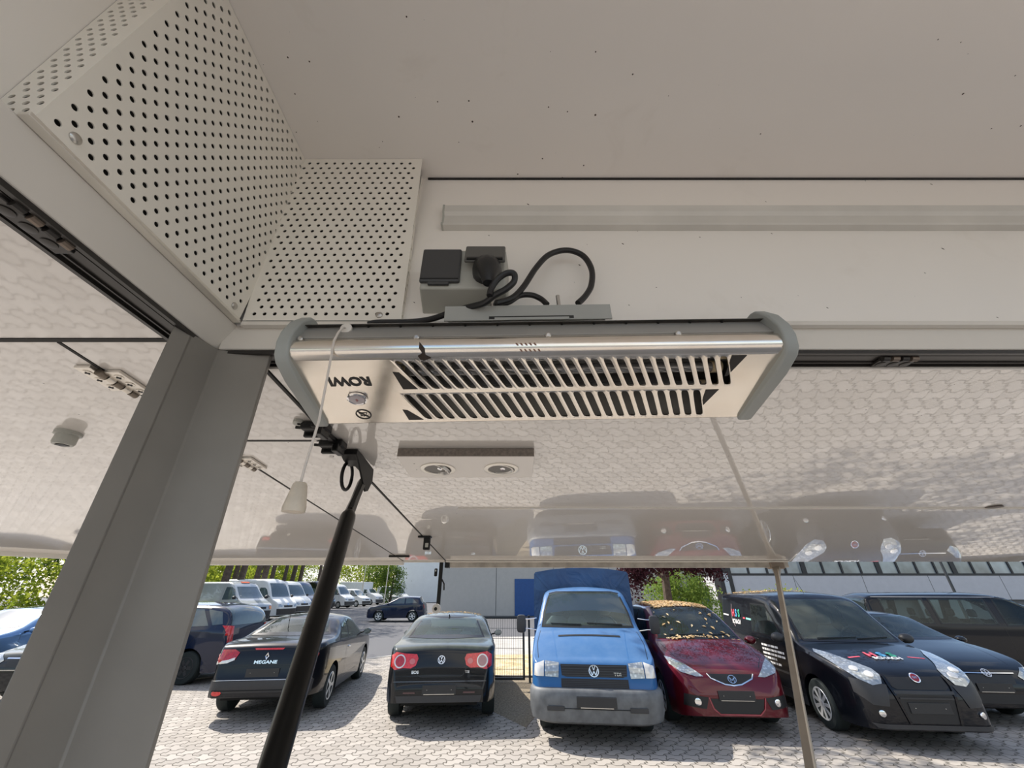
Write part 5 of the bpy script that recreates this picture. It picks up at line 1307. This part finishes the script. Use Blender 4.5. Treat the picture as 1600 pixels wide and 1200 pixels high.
# cars at the left edge
car = simple_car('hatchback_car', 'black car with a chrome grille bar at the left picture edge', 'car', (-9.05, 8.75), -88, hatch_spec(4.2, 1.46, .87, hood=.95, nose=.72), P['blackdust'])
car.line('grille_trim', 'F', [(-.40, .73), (.40, .73)], .018, M['chrome'], .016); car.disc('badge', 'F', 0, .73, .085, M['chrome'], ry=.04); car.line('grille_trim', 'F', [(-.6, .56), (.6, .56)], .014, M['steel'], .016); car.finish()
car = simple_car('hatchback_car', 'light blue hatchback with a glazed roof behind the black car at the left edge', 'car', (-11.9, 9.0), -84, hatch_spec(4.1, 1.50, .86, hood=1.0), P['lblue'])
car.patch('glass_roof', 'T', [(-2.15, -.45), (-2.15, .45), (-3.3, .45), (-3.3, -.45)], G['far'], .006, res=.12); car.finish()
car = simple_car('hatchback_car', 'dark blue car far behind the light blue one, against the hedge', 'car', (-20.2, 15.5), -20, hatch_spec(4.3, 1.62, .88, hood=1.02), P['navy']); car.finish()
# small navy car in front of the white hall
ax, ay = -9.9, 31.0
car = simple_car('small_car', 'small navy car standing side-on in front of the white hall', 'car', (ax, ay), 182, hatch_spec(3.9, 1.50, .84, hood=.98, nose=.74), P['navy']); car.finish()
# row of vans under the trees
vans = [
 ('camper_van', 'old silver camper van with orange indicators, first of the van row', (-15.0, 26.6), -17, van_spec(5.0, 2.35, .98, nose=1.08, cowl=1.38), P['silver'], 'van', P['bumperd']),
 ('delivery_van', 'silver-white high-roof van parked second in the row', (-16.2, 32.2), -17, van_spec(5.9, 2.62, .98, nose=1.0, cowl=1.38), P['white'], 'van', P['bumperd']),
 ('delivery_van', 'white high-roof van with a large dark grille, third in the row', (-17.3, 37.0), -17, van_spec(5.9, 2.55, 1.0, nose=1.0, cowl=1.4), P['white'], 'van', P['bumperd']),
 ('delivery_van', 'slate-blue high-roof van between white van and black minibus', (-18.6, 41.6), -17, van_spec(5.9, 2.6, 1.0, nose=1.0, cowl=1.4), P['slate'], 'van', P['slate']),
 ('minibus', 'black high-roof minibus in the middle of the van row', (-19.3, 47.0), -17, van_spec(6.4, 2.75, 1.0, nose=1.0, cowl=1.4), P['black'], 'bus', P['black']),
 ('delivery_van', 'white van just right of the black support strut', (-19.2, 52.5), -17, van_spec(5.8, 2.5, 1.0, nose=1.0, cowl=1.38), P['white'], 'van', P['bumperd']),
 ('compact_van', 'low white van before the box truck', (-18.7, 57.0), -17, van_spec(4.9, 2.0, .95, nose=.95, cowl=1.2), P['white'], 'van', P['bumperd']),
]
for i, (nm, lb, pos, an, spn, mt, wn, bp) in enumerate(vans):
    spn['step'] = .14; c = simple_car(nm, lb, 'van', pos, an, spn, mt, windows=wn, bumper=bp, spokes=6, group=None, rim=P['rim'])
    if i == 0:
        for m_ in (lambda p: p, mir): c.patch('indicator', 'F', m_([(.60, 1.02), (.90, 1.02), (.90, .84), (.60, .84)]), G['amber'], .02, res=.08)
        c.patch('windscreen_curtain', 'F', [(-.70, 1.50), (.55, 1.50), (.55, 1.98), (-.70, 1.98)], plain('pale_curtain', (.62, .66, .66), .8), .004, res=.15)
        c.line('orange_roof_lamp', 'F', [(-.3, 2.27), (.3, 2.27)], .07, plain('orange_roof_lamp', (.6, .12, .05), .4), .03)
    if i in (1, 2, 4): c.disc('badge', 'F', 0, .97, .10, M['chrome'])
    c.finish()
# box truck
spn = van_spec(2.6, 2.1, 1.0, nose=1.0, cowl=1.4, step=.14); spn['wheels'] = [.95, 2.55]
c = simple_car('box_truck', 'white box truck towards the far end of the row', 'truck', (-19.3, 64.5), -17, dict(spn, wheels=[.95]), P['white'], bumper=P['bumperd'])
MB().box2((-2.3, -1.1, .75), (-6.6, 1.1, 2.95)).build('cargo_box', plain('white_box', (.78, .80, .80), .4), c.root, local=True, bevel=.04)
c.sp['wheels'] = [.95, 2.0]; c.finish()
c = simple_car('compact_van', 'small white van at the far end of the row beside the green tree', 'van', (-19.0, 72.0), -60, van_spec(4.4, 2.0, .9, nose=.95, cowl=1.2, step=.16), P['white']); c.finish()
c = simple_car('delivery_van', 'white van by itself in front of the white hall, behind the small navy car', 'van', (-17.4, 73.0), -20, van_spec(5.5, 2.5, .98, nose=.95, cowl=1.3, step=.16), P['white']); c.finish()
# ================================================================== GROUND AND SURROUNDINGS (world frame, ground z = 0)
def wobj(mb, name, mat, **kw):
    for i, v in enumerate(mb.v): mb.v[i] = v - Vector((0, 0, HC))
    return mb.build(name, mat, **kw)
def pavers():
    t = NT('interlocking_paving'); sep = t.node('ShaderNodeSeparateXYZ'); geo = t.node('ShaderNodeNewGeometry'); t.l.new(geo.outputs['Position'], sep.inputs[0])
    u, v = sep.outputs[0], sep.outputs[1]; Lp, Hp = .205, .165
    def trap(x, per, ph=0.0):
        s_ = t.math('SINE', t.math('MULTIPLY_ADD', x, 2*math.pi/per, ph)); return t.math('MAXIMUM', t.math('MINIMUM', t.math('MULTIPLY', s_, 1.7), 1.0), -1.0)
    # rows; each row carries a stepped wave so that the stones interlock
    v1 = t.math('ADD', v, t.math('MULTIPLY', trap(u, Lp), .026))
    rowf = t.math('DIVIDE', v1, Hp); row = t.math('FLOOR', rowf); fr = t.math('FRACT', rowf)
    par = t.math('MULTIPLY', t.math('FRACT', t.math('MULTIPLY', row, .5)), 1.0)
    u1 = t.math('ADD', u, t.math('MULTIPLY', trap(v1, Hp, .6), .017))
    colf = t.math('ADD', t.math('DIVIDE', u1, Lp), par); colm = t.math('FLOOR', colf); fc = t.math('FRACT', colf)
    dr = t.math('MULTIPLY', t.math('SUBTRACT', .5, t.math('ABSOLUTE', t.math('SUBTRACT', fr, .5))), Hp)
    dc = t.math('MULTIPLY', t.math('SUBTRACT', .5, t.math('ABSOLUTE', t.math('SUBTRACT', fc, .5))), Lp)
    d = t.math('MINIMUM', dr, dc)
    joint = t.ramp(d, .004, .012, 1.0, 0.0)
    comb = t.node('ShaderNodeCombineXYZ'); t.l.new(row, comb.inputs[0]); t.l.new(colm, comb.inputs[1])
    wn = t.node('ShaderNodeTexWhiteNoise'); t.l.new(comb.outputs[0], wn.inputs['Vector'])
    base = t.mix(wn.outputs['Value'], (.275, .253, .228, 1), (.40, .37, .335, 1))
    n1 = t.noise(60, 4, .7, vec=geo.outputs['Position']); n2 = t.noise(.9, 4, .6, vec=geo.outputs['Position'])
    base = t.mix(t.ramp(n1, .35, .75, 0, .45), base, (.30, .27, .24, 1))
    base = t.mix(t.ramp(n2, .45, .75, 0, .5), base, (.31, .28, .24, 1))
    base = t.mix(joint, base, (.07, .062, .048, 1))
    t.set(col=base, rough=.85); b = t.bump(t.math('SUBTRACT', t.math('MULTIPLY', n1, .15), joint), .6, .006); return t.m
def asphalt():
    t = NT('asphalt'); n = t.noise(140, 4, .8); t.set(col=t.mix(t.ramp(n, .35, .7), (.055, .058, .065, 1), (.15, .15, .158, 1)), rough=.85); t.bump(n, .5, .004); return t.m
def litter():
    t = NT('leaf_litter_gravel'); v = t.node('ShaderNodeTexVoronoi'); v.inputs['Scale'].default_value = 26; t.l.new(t.coord(), v.inputs['Vector'])
    c = t.mix(t.ramp(v.outputs['Color'], .25, .8), (.62, .47, .24, 1), (.30, .23, .13, 1)); c = t.mix(t.ramp(t.noise(2.5, 4), .4, .65), c, (.60, .52, .36, 1))
    t.set(col=c, rough=.9); t.bump(v.outputs['Distance'], .7, .02); return t.m
def flatpoly(name, pts, z, mat, th=.05, **kw):
    mb = MB(); mb.prism([(x, y, z-th) for x, y in pts], (0, 0, th)); return struct(wobj(mb, name, mat, **kw))
flatpoly('ground', [(-140, -30), (120, -30), (120, 160), (-140, 160)], -.02, asphalt())
flatpoly('paving', [(-13.5, -9), (26, -9), (26, 15.5), (7.5, 15.5), (1.6, 12.3), (-2.6, 12.3), (-2.9, 15.9), (-4.2, 14.7), (-7.4, 11.4), (-13.5, 10.9)], .0, pavers(), th=.015)
lm = litter()
flatpoly('leaf_litter_ground', [(-2.7, 11.75), (7.2, 11.4), (9.0, 13.2), (9.0, 16.0), (-2.7, 15.0)], .012, lm, th=.012)
flatpoly('leaf_litter_strip', [(-.40, 8.7), (.22, 7.7), (.42, 8.4), (.62, 11.5), (-.7, 11.5)], .004, plain('shade_toned_leaf_litter', (.20, .165, .115), .9, scale=30, var=.5, bump=.6, bscale=40), th=.004)  # leaf dirt, its tone darkened to paint in the shade lying here
flatpoly('concrete_path', [(-2.9, 15.0), (9.2, 16.0), (9.4, 21.5), (-2.9, 20.5)], .008, plain('pale_concrete', (.42, .40, .37), .85, scale=1.5, var=.15), th=.02)
kc = plain('kerb_concrete', (.50, .48, .44), .8)
def bar3(name, a, b, w_, h, mat, kind=None, label=None, cat=None, z=0.0, **kw):
    a = Vector((a[0], a[1], z)); b = Vector((b[0], b[1], z)); d = (b-a).normalized(); n = Vector((-d.y, d.x, 0))*w_/2
    mb = MB(); mb.prism([a+n, a-n, b-n, b+n], (0, 0, h)); o = wobj(mb, name, mat, **kw)
    if kind: o['kind'] = kind
    tag(o, label, cat); return o
bar3('kerb_strip', (-7.6, 11.3), (-2.9, 16.0), .10, .012, kc, 'structure', z=.0)
bar3('kerb_strip', (-13.5, 10.85), (-7.6, 11.3), .10, .012, kc, 'structure')
bar3('kerb_strip', (-2.7, 11.70), (7.4, 11.35), .09, .03, plain('dark_edging', (.08, .075, .07), .8), 'structure', z=.0)

# mesh gate and fence beyond the convertible
FM = plain('anthracite_fence_paint', (.022, .027, .032), .45)
def mesh_panel(name, label, a, b, h, z0=.05, n=None, frame=.045, cat='fence', gate=False):
    a = Vector((a[0], a[1], 0)); b = Vector((b[0], b[1], 0)); L_ = (b-a).length; d = (b-a).normalized(); 
    t = bpy.data.objects.new(name, None); COL.objects.link(t); t.location = a; t.rotation_euler = (0, 0, math.atan2(d.y, d.x)); t['_o'] = (0, 0, 0); tag(t, label, cat)
    f = MB(); 
    if gate:
        for z in (z0+frame/2, h-frame/2): f.box((L_/2, 0, z), (L_, frame, frame))
        for x in (frame/2, L_-frame/2): f.box((x, 0, (z0+h)/2), (frame, frame, h-z0-frame))
        f.build('gate_frame', FM, t, local=True, bevel=.004)
    m_ = MB(); n = int(L_/.052)
    for k in range(1, n): x = L_*k/n; m_.box((x, 0, (z0+h)/2), (.006, .006, h-z0-.02))
    for z in np.arange(z0+.2, h, .2): m_.box((L_/2, -.004, float(z)), (L_, .008, .008)); m_.box((L_/2, .004, float(z)), (L_, .008, .008))
    m_.build('wire_mesh', FM, t, local=True); return t
mesh_panel('mesh_gate', 'anthracite steel mesh gate between the black convertible and the blue pickup', (-1.95, 11.0), (.30, 10.95), 1.30, gate=True, cat='gate')
mesh_panel('mesh_fence', 'anthracite wire mesh fence panel behind the blue pickup', (.50, 10.95), (4.6, 10.85), 1.22)
for x, lb in ((.41, 'slim fence post right of the mesh gate'),):
    o = MB(); o.box((x, 10.95, .66), (.05, .05, 1.32)); tag(wobj(o, 'fence_post', FM, bevel=.004), lb, 'post')
BP = plain('dark_blue_bollard', (.018, .035, .055), .4)
for (x, y, h, lb) in ((-10.55, 16.2, 1.15, 'taller dark blue square post beside the silver camper'), (-10.15, 14.6, .72, 'shorter dark blue post left of the black convertible')):
    o = MB(); o.box((x, y, h/2), (.17, .17, h)); tag(wobj(o, 'bollard', BP, bevel=.015), lb, 'bollard')

# buildings
def wallmat(name, col, scale=3, jx=None):
    t = NT(name); n = t.noise(scale, 5, .7); n2 = t.noise(30, 3, .7)
    t.set(col=t.mix(t.ramp(n, .3, .75), c4([x*.9 for x in col]), c4(col)), rough=.85); t.bump(n2, .3, .01); return t.m
CW = wallmat('exposed_concrete_wall', (.49, .475, .445)); 
WH = wallmat('white_hall_cladding', (.80, .83, .84), .6)
b1 = bpy.data.objects.new('workshop_building', None); COL.objects.link(b1); b1.location = (2, 37, 0); b1['_o'] = (2, 37, -HC); tag(b1, 'grey concrete building with a blue steel door behind the gate', 'building')
def wpart(mb, name, mat, par, **kw):
    for i, v in enumerate(mb.v): mb.v[i] = v - Vector((0, 0, HC))
    return mb.build(name, mat, par, **kw)
m_ = MB(); m_.box2((-6.1, 37, 0), (19.4, 50, 6.2)); wpart(m_, 'wall', CW, b1)
m_ = MB()
for x in (-1.35, 3.6, 8.4): m_.box2((x-.02, 36.985, 0), (x+.02, 37.0, 6.2))
wpart(m_, 'panel_joint', plain('dark_joint', (.12, .12, .12), .8), b1)
dx = (804-800)/601*33.6
m_ = MB(); m_.box2((dx, 36.93, .0), (dx+2.6, 36.995, 2.72)); bd_ = wpart(m_, 'steel_door', plain('blue_steel_door', (.012, .075, .26), .4), b1, bevel=.02)
m_ = MB(); m_.box2((-6.15, 36.9, 6.2), (19.45, 37.2, 6.5)); wpart(m_, 'roof_edge', plain('dark_roof_edge', (.05, .05, .055), .5), b1)
b2 = bpy.data.objects.new('white_hall', None); COL.objects.link(b2); b2.location = (-14, 78, 0); b2['_o'] = (-14, 78, -HC); tag(b2, 'large white hall far behind the small navy car', 'building')
m_ = MB(); m_.box2((-21.0, 78, 0), (2, 100, 9.5)); wpart(m_, 'wall', WH, b2)
m_ = MB(); m_.box2((-21.05, 77.92, 9.5), (2, 78.2, 9.8)); wpart(m_, 'roof_edge', plain('pale_roof_edge', (.5, .5, .5), .5), b2)
m_ = MB(); m_.box2((-21.1, 77.8, 0), (-20.85, 78.05, 9.5)); wpart(m_, 'downpipe', plain('grey_pipe', (.35, .37, .38), .5), b2)
# office building at right
b3 = bpy.data.objects.new('office_building', None); COL.objects.link(b3); b3.location = (28, 30, 0); b3['_o'] = (28, 30, -HC); tag(b3, 'long concrete office building with a dark-framed window band at the right', 'building')
OY = 30.0; ox0 = 15.3; SZ = 2.86
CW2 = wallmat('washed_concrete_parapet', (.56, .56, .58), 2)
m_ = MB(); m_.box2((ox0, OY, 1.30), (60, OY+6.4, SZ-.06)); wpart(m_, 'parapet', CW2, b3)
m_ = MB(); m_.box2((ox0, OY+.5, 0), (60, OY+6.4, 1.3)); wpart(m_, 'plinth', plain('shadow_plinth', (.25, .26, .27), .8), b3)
m_ = MB(); m_.box2((ox0, OY+.3, 5.0), (60, OY+6.4, 7.0)); wpart(m_, 'upper_wall', CW2, b3)
DF = plain('dark_window_frame', (.018, .018, .02), .4)
m_ = MB(); m_.box2((ox0, OY-.02, SZ-.10), (60, OY+.10, SZ+.04)); m_.box2((ox0, OY-.02, 4.9), (60, OY+.1, 5.05)); wpart(m_, 'frame_rail', DF, b3)
m_ = MB(); m_.box2((ox0-.9, OY-.1, 0), (ox0, OY+.8, 5.4)); wpart(m_, 'corner_column', DF, b3)
m_ = MB(); m_.box2((ox0-.62, OY-.16, 1.2), (ox0-.32, OY-.10, 2.9)); wpart(m_, 'corner_glazing', plain('pale_glazing', (.5, .55, .58), .1), b3)
WG = plain('office_window_glass', (.26, .30, .32), .04, coat=1.0, var=.5, scale=.5)
x = ox0
k = 0
while x < 50:
    wd = 1.32; m_ = MB(); m_.box2((x+.06, OY+.04, SZ+.04), (x+wd-.06, OY+.07, 4.9)); wn_ = wpart(m_, 'window_pane', WG, b3)
    m_ = MB(); m_.box2((x+wd-.09 if k % 4 != 3 else x+wd-.22, OY-.03, SZ), (x+wd+.03 if k % 4 != 3 else x+wd+.10, OY+.1, 4.95)); wpart(m_, 'mullion', DF, b3); x += wd; k += 1
for x in (19.6, 24.4, 29.0, 34.0): m_ = MB(); m_.box2((x, OY-.005, 1.3), (x+.03, OY+.01, SZ-.1)); wpart(m_, 'panel_joint', plain('dark_joint', (.12, .12, .12), .8), b3)
m_ = MB(); m_.box2((27.6, OY-.04, .2), (31, OY+.02, 1.3)); wpart(m_, 'basement_window', WG, b3)
t = MB(); t.box((8.75, 19.6, 1.0), (.12, .12, 2.0)); t.v = [v for v in t.v]; 
tag(wobj(t, 'fence_post', BP, bevel=.01), 'dark blue-grey post between the red car and the lettered van', 'post')
for i in range(0): pass
o = MB(); o.lathe([(0, .07), (6.5, .055)], (24.3, 24, 0), (0, 0, 1), 12); tag(wobj(o, 'lamp_post', plain('dark_pole', (.05, .055, .06), .4, .4), smooth=True), 'dark pole standing in front of the office window band', 'post')
# distant street lamp and traffic-style poles in front of the white hall
def lamp(x, y, h, lb, arm=1.0):
    t = bpy.data.objects.new('street_lamp', None); COL.objects.link(t); t.location = (x, y, 0); t['_o'] = (x, y, -HC); tag(t, lb, 'street lamp')
    m1 = MB(); m1.lathe([(0, .08), (h, .05)], (x, y, 0), (0, 0, 1), 10); wpart(m1, 'pole', M['steel'], t, smooth=True)
    m1 = MB(); m1.tube([(x, y, h-.02), (x+arm*.4, y, h), (x+arm, y, h)], .045, 8); wpart(m1, 'lamp_head', M['steel'], t, smooth=True)
lamp(-16.8, 58, 5.2, 'slender street lamp before the white hall', .8); lamp(-20.6, 60, 6.5, 'tall thin lamp pole at the edge of the trees left of the white hall', 1.0)

# ------------------------------------------------------------------ vegetation
def leafmat(name, a, b, trans=.5):
    t = NT(name); wn = t.node('ShaderNodeTexNoise'); wn.inputs['Scale'].default_value = 1.3; t.l.new(t.coord(), wn.inputs['Vector'])
    v = t.node('ShaderNodeTexWhiteNoise'); geo = t.node('ShaderNodeNewGeometry')
    t.l.new(geo.outputs['Random Per Island'], v.inputs['Vector']) if False else None
    col = t.mix(geo.outputs['Random Per Island'], c4(a), c4(b)); n = t.n; l = t.l
    d = n.new('ShaderNodeBsdfDiffuse'); l.new(col, d.inputs[0]); tr = n.new('ShaderNodeBsdfTranslucent'); l.new(col, tr.inputs[0])
    m = n.new('ShaderNodeMixShader'); m.inputs[0].default_value = trans; l.new(d.outputs[0], m.inputs[1]); l.new(tr.outputs[0], m.inputs[2]); l.new(m.outputs[0], t.out.inputs[0]); return t.m
LM = dict(yel=leafmat('spring_leaves', (.42, .46, .06), (.20, .28, .035)), dark=leafmat('dark_leaves', (.06, .12, .025), (.15, .22, .05)), mid=leafmat('mid_green_leaves', (.14, .24, .05), (.30, .38, .09)),
          purple=leafmat('purple_leaves', (.035, .016, .022), (.085, .032, .04), .3), pine=leafmat('pine_needles', (.05, .09, .03), (.11, .15, .05)), dry=leafmat('dry_leaves', (.55, .36, .17), (.72, .58, .38), .2))
BARK = plain('brown_bark', (.085, .062, .048), .9, bump=.5, bscale=20, var=.3)
def leaves(n, fn, size, seed):
    rg = np.random.default_rng(seed); vs = []; fs = []
    P0 = fn(n, rg)
    q = rg.normal(size=(n, 3)); q /= np.linalg.norm(q, axis=1)[:, None]; r_ = rg.normal(size=(n, 3)); r_ -= q*(r_*q).sum(1)[:, None]; r_ /= np.linalg.norm(r_, axis=1)[:, None]
    s_ = size*rg.uniform(.6, 1.3, (n, 1)); a = P0+q*s_; b = P0+r_*s_*.45; c = P0-q*s_; d = P0-r_*s_*.45
    V = np.stack([a, b, c, d], 1).reshape(-1, 3); F = np.arange(n*4).reshape(n, 4); return V, F
def leaf_obj(name, V, F, mat, parent):
    me = bpy.data.meshes.new(name); o_ = np.array(parent['_w'])
    me.from_pydata((V-o_).tolist(), [], F.tolist()); me.materials.append(mat); ob = bpy.data.objects.new(name, me); COL.objects.link(ob); ob.parent = parent; ob['_o'] = (0, 0, 0); return ob
def blobs(centers, clump=.35, k=60):
    """leaves gathered in clumps inside ellipsoids"""
    def fn(n, rg):
        cs = np.array([c[:3] for c in centers]); rs = np.array([c[3:6] for c in centers]); vol = rs.prod(1); i = rg.choice(len(centers), n//k+1, p=vol/vol.sum())
        d = rg.normal(size=(len(i), 3)); d /= np.linalg.norm(d, axis=1)[:, None]; c0 = cs[i]+d*rs[i]*rg.uniform(.25, 1, (len(i), 1))**.5
        return np.repeat(c0, k, 0)[:n]+rg.normal(size=(n, 3))*clump
    return fn
def tree(name, label, x, y, h, r0, crown, n, size, mat, seed, lean=(0, 0), clump=.35, cat='tree', branches=(), group=None, bark=None):
    t = bpy.data.objects.new(name, None); COL.objects.link(t); t.location = (x, y, 0); t['_w'] = (x, y, 0); t['_o'] = (x, y, -HC); tag(t, label, cat, group)
    if h > 0:
        m_ = MB(); pts = [(x+lean[0]*f+.05*math.sin(f*5+seed), y+lean[1]*f, h*f) for f in (0, .02, .25, .5, .75, 1)]
        m_.tube(pts, [r0*1.3, r0, r0*.9, r0*.78, r0*.6, r0*.3], 10)
        for bx, by, bz, ex, ey, ez, br in branches: m_.tube([(bx, by, bz), ((bx+ex)/2, (by+ey)/2, (bz+ez)/2+.15), (ex, ey, ez)], [br, br*.7, br*.3], 7)
        wpart(m_, 'trunk', bark or BARK, t, smooth=True)
    V, F = leaves(n, blobs(crown, clump), size, seed); leaf_obj('foliage', V, F, mat, t); return t
# purple-leaved tree over the right-hand cars
tree('purple_tree', 'purple-leaved tree hanging over the red car and the lettered van', 5.9, 16.6, 6.5, .17,
     [(5.6, 15.6, 5.6, 4.2, 3.6, 1.9), (4.0, 14.2, 2.75, .9, .9, .40), (3.5, 13.9, 2.3, .25, .3, .35), (6.0, 14.2, 2.75, 1.3, .9, .35), (7.0, 14.0, 2.45, .5, .5, .2), (7.4, 14.8, 3.6, 1.5, 1.4, .7), (8.5, 13.0, 5.4, 3.0, 2.6, 1.3), (5.4, 14.6, 3.9, 1.6, 1.4, .5)], 17000, .055, LM['purple'], 11, clump=.20,
     branches=[(5.9, 16.6, 2.2, 3.4, 14.4, 3.3, .06), (5.9, 16.6, 2.5, 7.8, 15.0, 3.4, .06), (5.9, 16.6, 3.5, 8.6, 13.5, 5.4, .08), (5.9, 16.6, 3.5, 3.5, 14, 5.2, .08)])
tree('green_bush', 'bushy green shrub between the blue pickup and the lettered van', 6.6, 17.6, 1.6, .07, [(6.3, 17.4, 1.35, 1.1, .8, 1.15), (7.5, 17.6, 1.2, 1.0, .8, 1.0), (6.9, 17.5, 2.0, .8, .6, .6)], 9500, .060, LM['mid'], 12, clump=.16, cat='shrub')
tree('green_bush', 'low yellowish shrub showing over the roof of the lettered van', 14.6, 22.5, .6, .04, [(14.2, 22.5, 1.55, .9, .5, .35), (12.8, 22.5, 1.45, .9, .5, .22)], 1400, .06, LM['yel'], 13, clump=.14, cat='shrub')
t_ = [o_ for o_ in COL.objects if o_.name == 'purple_tree'][0]
V, F = leaves(5200, blobs([(3.95, 13.5, 2.55, .55, .5, .5), (3.72, 13.3, 2.1, .18, .2, .5), (4.8, 13.6, 2.68, .8, .5, .28), (5.8, 13.6, 2.62, .6, .5, .25), (6.35, 13.5, 2.38, .35, .4, .18)], .13, 40), .055, 15); leaf_obj('hanging_sprays', V, F, LM['purple'], t_)
# spreading tree above the right-hand parking spaces, only its shade shows
tree('leafy_tree', 'tall green tree beyond the flap whose shade dapples the right-hand cars', 1.75, 13.2, 8.5, .14, [(-.6, 11.1, 9.8, 3.6, 2.0, 1.4), (3.4, 12.2, 9.4, 2.4, 2.0, 1.3)], 7000, .10, LM['mid'], 14, clump=.28, branches=[(1.75, 13.2, 5.5, -.1, 15.2, 3.2, .03), (1.75, 13.2, 5.5, 1.6, 15.4, 3.2, .03)])
LT = [o_ for o_ in COL.objects if o_.name == 'leafy_tree'][0]
V, F = leaves(150, blobs([(-.1, 15.2, 2.95, .28, .15, .12), (-.35, 15.2, 2.75, .10, .1, .10), (1.6, 15.4, 3.0, .20, .15, .08)], .06, 30), .05, 83); leaf_obj('hanging_twigs', V, F, LM['yel'], LT)
# row of pines behind the vans and the bright undergrowth
rg = random.Random(5)
pines = [(-19.6, 29.5), (-20.8, 33.0), (-21.2, 35.6), (-22.3, 38.8), (-23.4, 42.0), (-24.0, 45.6), (-25.2, 49.5), (-26.5, 54.0), (-26.2, 58.5), (-23.5, 36.5), (-27.5, 47.0), (-29, 52), (-19.7, 25.2), (-21.0, 22.0), (-17.6, 20.5)]
nl_ = ['leftmost', 'second', 'third', 'fourth', 'fifth', 'sixth', 'seventh', 'eighth', 'ninth', 'tenth', 'eleventh', 'twelfth']
for i, (x, y) in enumerate(pines):
    h = rg.uniform(14, 17); tree('pine_tree', 'tall bare pine trunk behind the row of parked vans', x, y, h, rg.uniform(.20, .28), [(x, y, h-.8, 2.8, 2.8, 2.2), (x+1, y-1, h-3.6, 1.8, 1.8, .9)], 2200, .15, LM['pine'], 30+i, lean=(rg.uniform(-.3, .3), 0), clump=.5, group='pine trunks behind the van row')
for i, (x, y, sx, sz, lb, n) in enumerate(((-26.5, 34, 3.0, 2.0, 'bright yellow-green undergrowth behind the silver camper', 6500), (-29, 43, 3.6, 2.5, 'bright yellow-green undergrowth behind the black minibus', 6500), (-31, 54, 4.0, 3.2, 'bright yellow-green undergrowth behind the far white vans', 6500), (-30, 66, 4.0, 4.0, 'light green trees at the far end of the van row', 6500))):
    tree('undergrowth', lb, x, y, 0, 0, [(x, y, sz, sx, 4.5, sz+.6)], n, .16, LM['yel'], 60+i, clump=.4, cat='shrub')
for i, (x, y, n) in enumerate(((-31.5, 36, 5000), (-35, 50, 6000), (-38, 68, 6000))):
    tree('broadleaf_tree', ('dark green tree filling the gap behind the first vans', 'dark green tree filling the gap behind the middle of the row', 'dark green tree at the far end behind the box truck')[i], x, y, 6, .25, [(x, y, 5.5, 4.5, 6.0, 4.2)], n, .24, LM['mid'], 70+i, clump=.7)
tree('broadleaf_tree', 'light green tree closing the view beyond the box truck', -28, 84, 6, .3, [(-27.5, 84, 5, 6.5, 3, 5)], 6000, .26, LM['yel'], 79, clump=.7)
tree('broadleaf_tree', 'dense green tree beside the box truck and white hall', -18.9, 68.5, 4, .2, [(-18.9, 68.5, 2.6, 1.7, 1.5, 2.6), (-21.5, 69.5, 5.0, 2.6, 1.6, 2.6)], 6500, .14, LM['dark'], 80, clump=.35)
tree('hedge_tree', 'sunlit yellow-green hedge behind the cars at the left edge', -27, 21, 2.5, .1, [(-25.5, 20.5, 1.8, 4.0, 2.2, 2.0), (-31, 19.5, 1.9, 4.0, 2.5, 2.2), (-22.3, 22.5, 1.6, 2.2, 1.8, 1.8)], 14000, .10, LM['yel'], 81, clump=.25, cat='hedge')
tree('broadleaf_tree', 'dark green tree behind the hedge at the left edge', -30, 25, 5, .25, [(-30, 24.5, 4.4, 6.5, 2.5, 2.6), (-24, 26, 4.2, 3.5, 2.0, 2.4)], 9000, .16, LM['dark'], 82, clump=.45)
# fallen leaves on roofs, windscreens
def fallen(label, car, view_pts, n, size, seed, zmax=.012):
    rg_ = random.Random(seed); vs = []; fs = []; mw = Matrix.Translation(car.root.location) @ Matrix.Rotation(car.root.rotation_euler.z, 4, 'Z')
    for i in range(n):
        x, y = view_pts(rg_); h, nn = car.hit('T', x, y)
        if h is None: continue
        p = h+nn*rg_.uniform(.009, .02); a = rg_.uniform(0, 6.28); t1 = nn.orthogonal().normalized(); t2 = nn.cross(t1); d1 = t1*math.cos(a)+t2*math.sin(a); d2 = nn.cross(d1); s_ = size*rg_.uniform(.6, 1.3); k = len(vs)
        vs += [mw @ (p+d1*s_), mw @ (p+d2*s_*.45+nn*s_*.25), mw @ (p-d1*s_), mw @ (p-d2*s_*.45+nn*s_*.18)]; fs.append((k, k+1, k+2, k+3))
    mb = MB(); mb.v = [v - Vector((0, 0, HC)) for v in vs]; mb.f = fs; o = mb.build('fallen_leaves', LM['dry'], fix=False); tag(o, label, 'leaves', kind='stuff'); return o
fallen('dry leaves covering the roof of the red family car', maz, lambda r: (-2.0-abs(r.gauss(0, .75)), r.uniform(-.55, .55)), 1300, .040, 1)
fallen('few curled leaves on the windscreen of the red family car', maz, lambda r: (r.uniform(-1.85, -1.2), r.uniform(-.6, .6)), 26, .040, 2)
fallen('leaves gathered along the wiper of the red family car', maz, lambda r: (r.gauss(-1.13, .02), r.choice((r.uniform(-.55, .2), r.uniform(-.6, .7)))), 60, .035, 3)
fallen('dry leaves on the rear roof of the lettered van', dob, lambda r: (r.uniform(-4.25, -2.9), r.uniform(-.7, .7)), 420, .035, 4)
fallen('dry leaves on the roof edge of the convertible with red lamps', eos, lambda r: (r.uniform(-2.7, -2.2), r.uniform(-.6, .5)), 110, .028, 5)
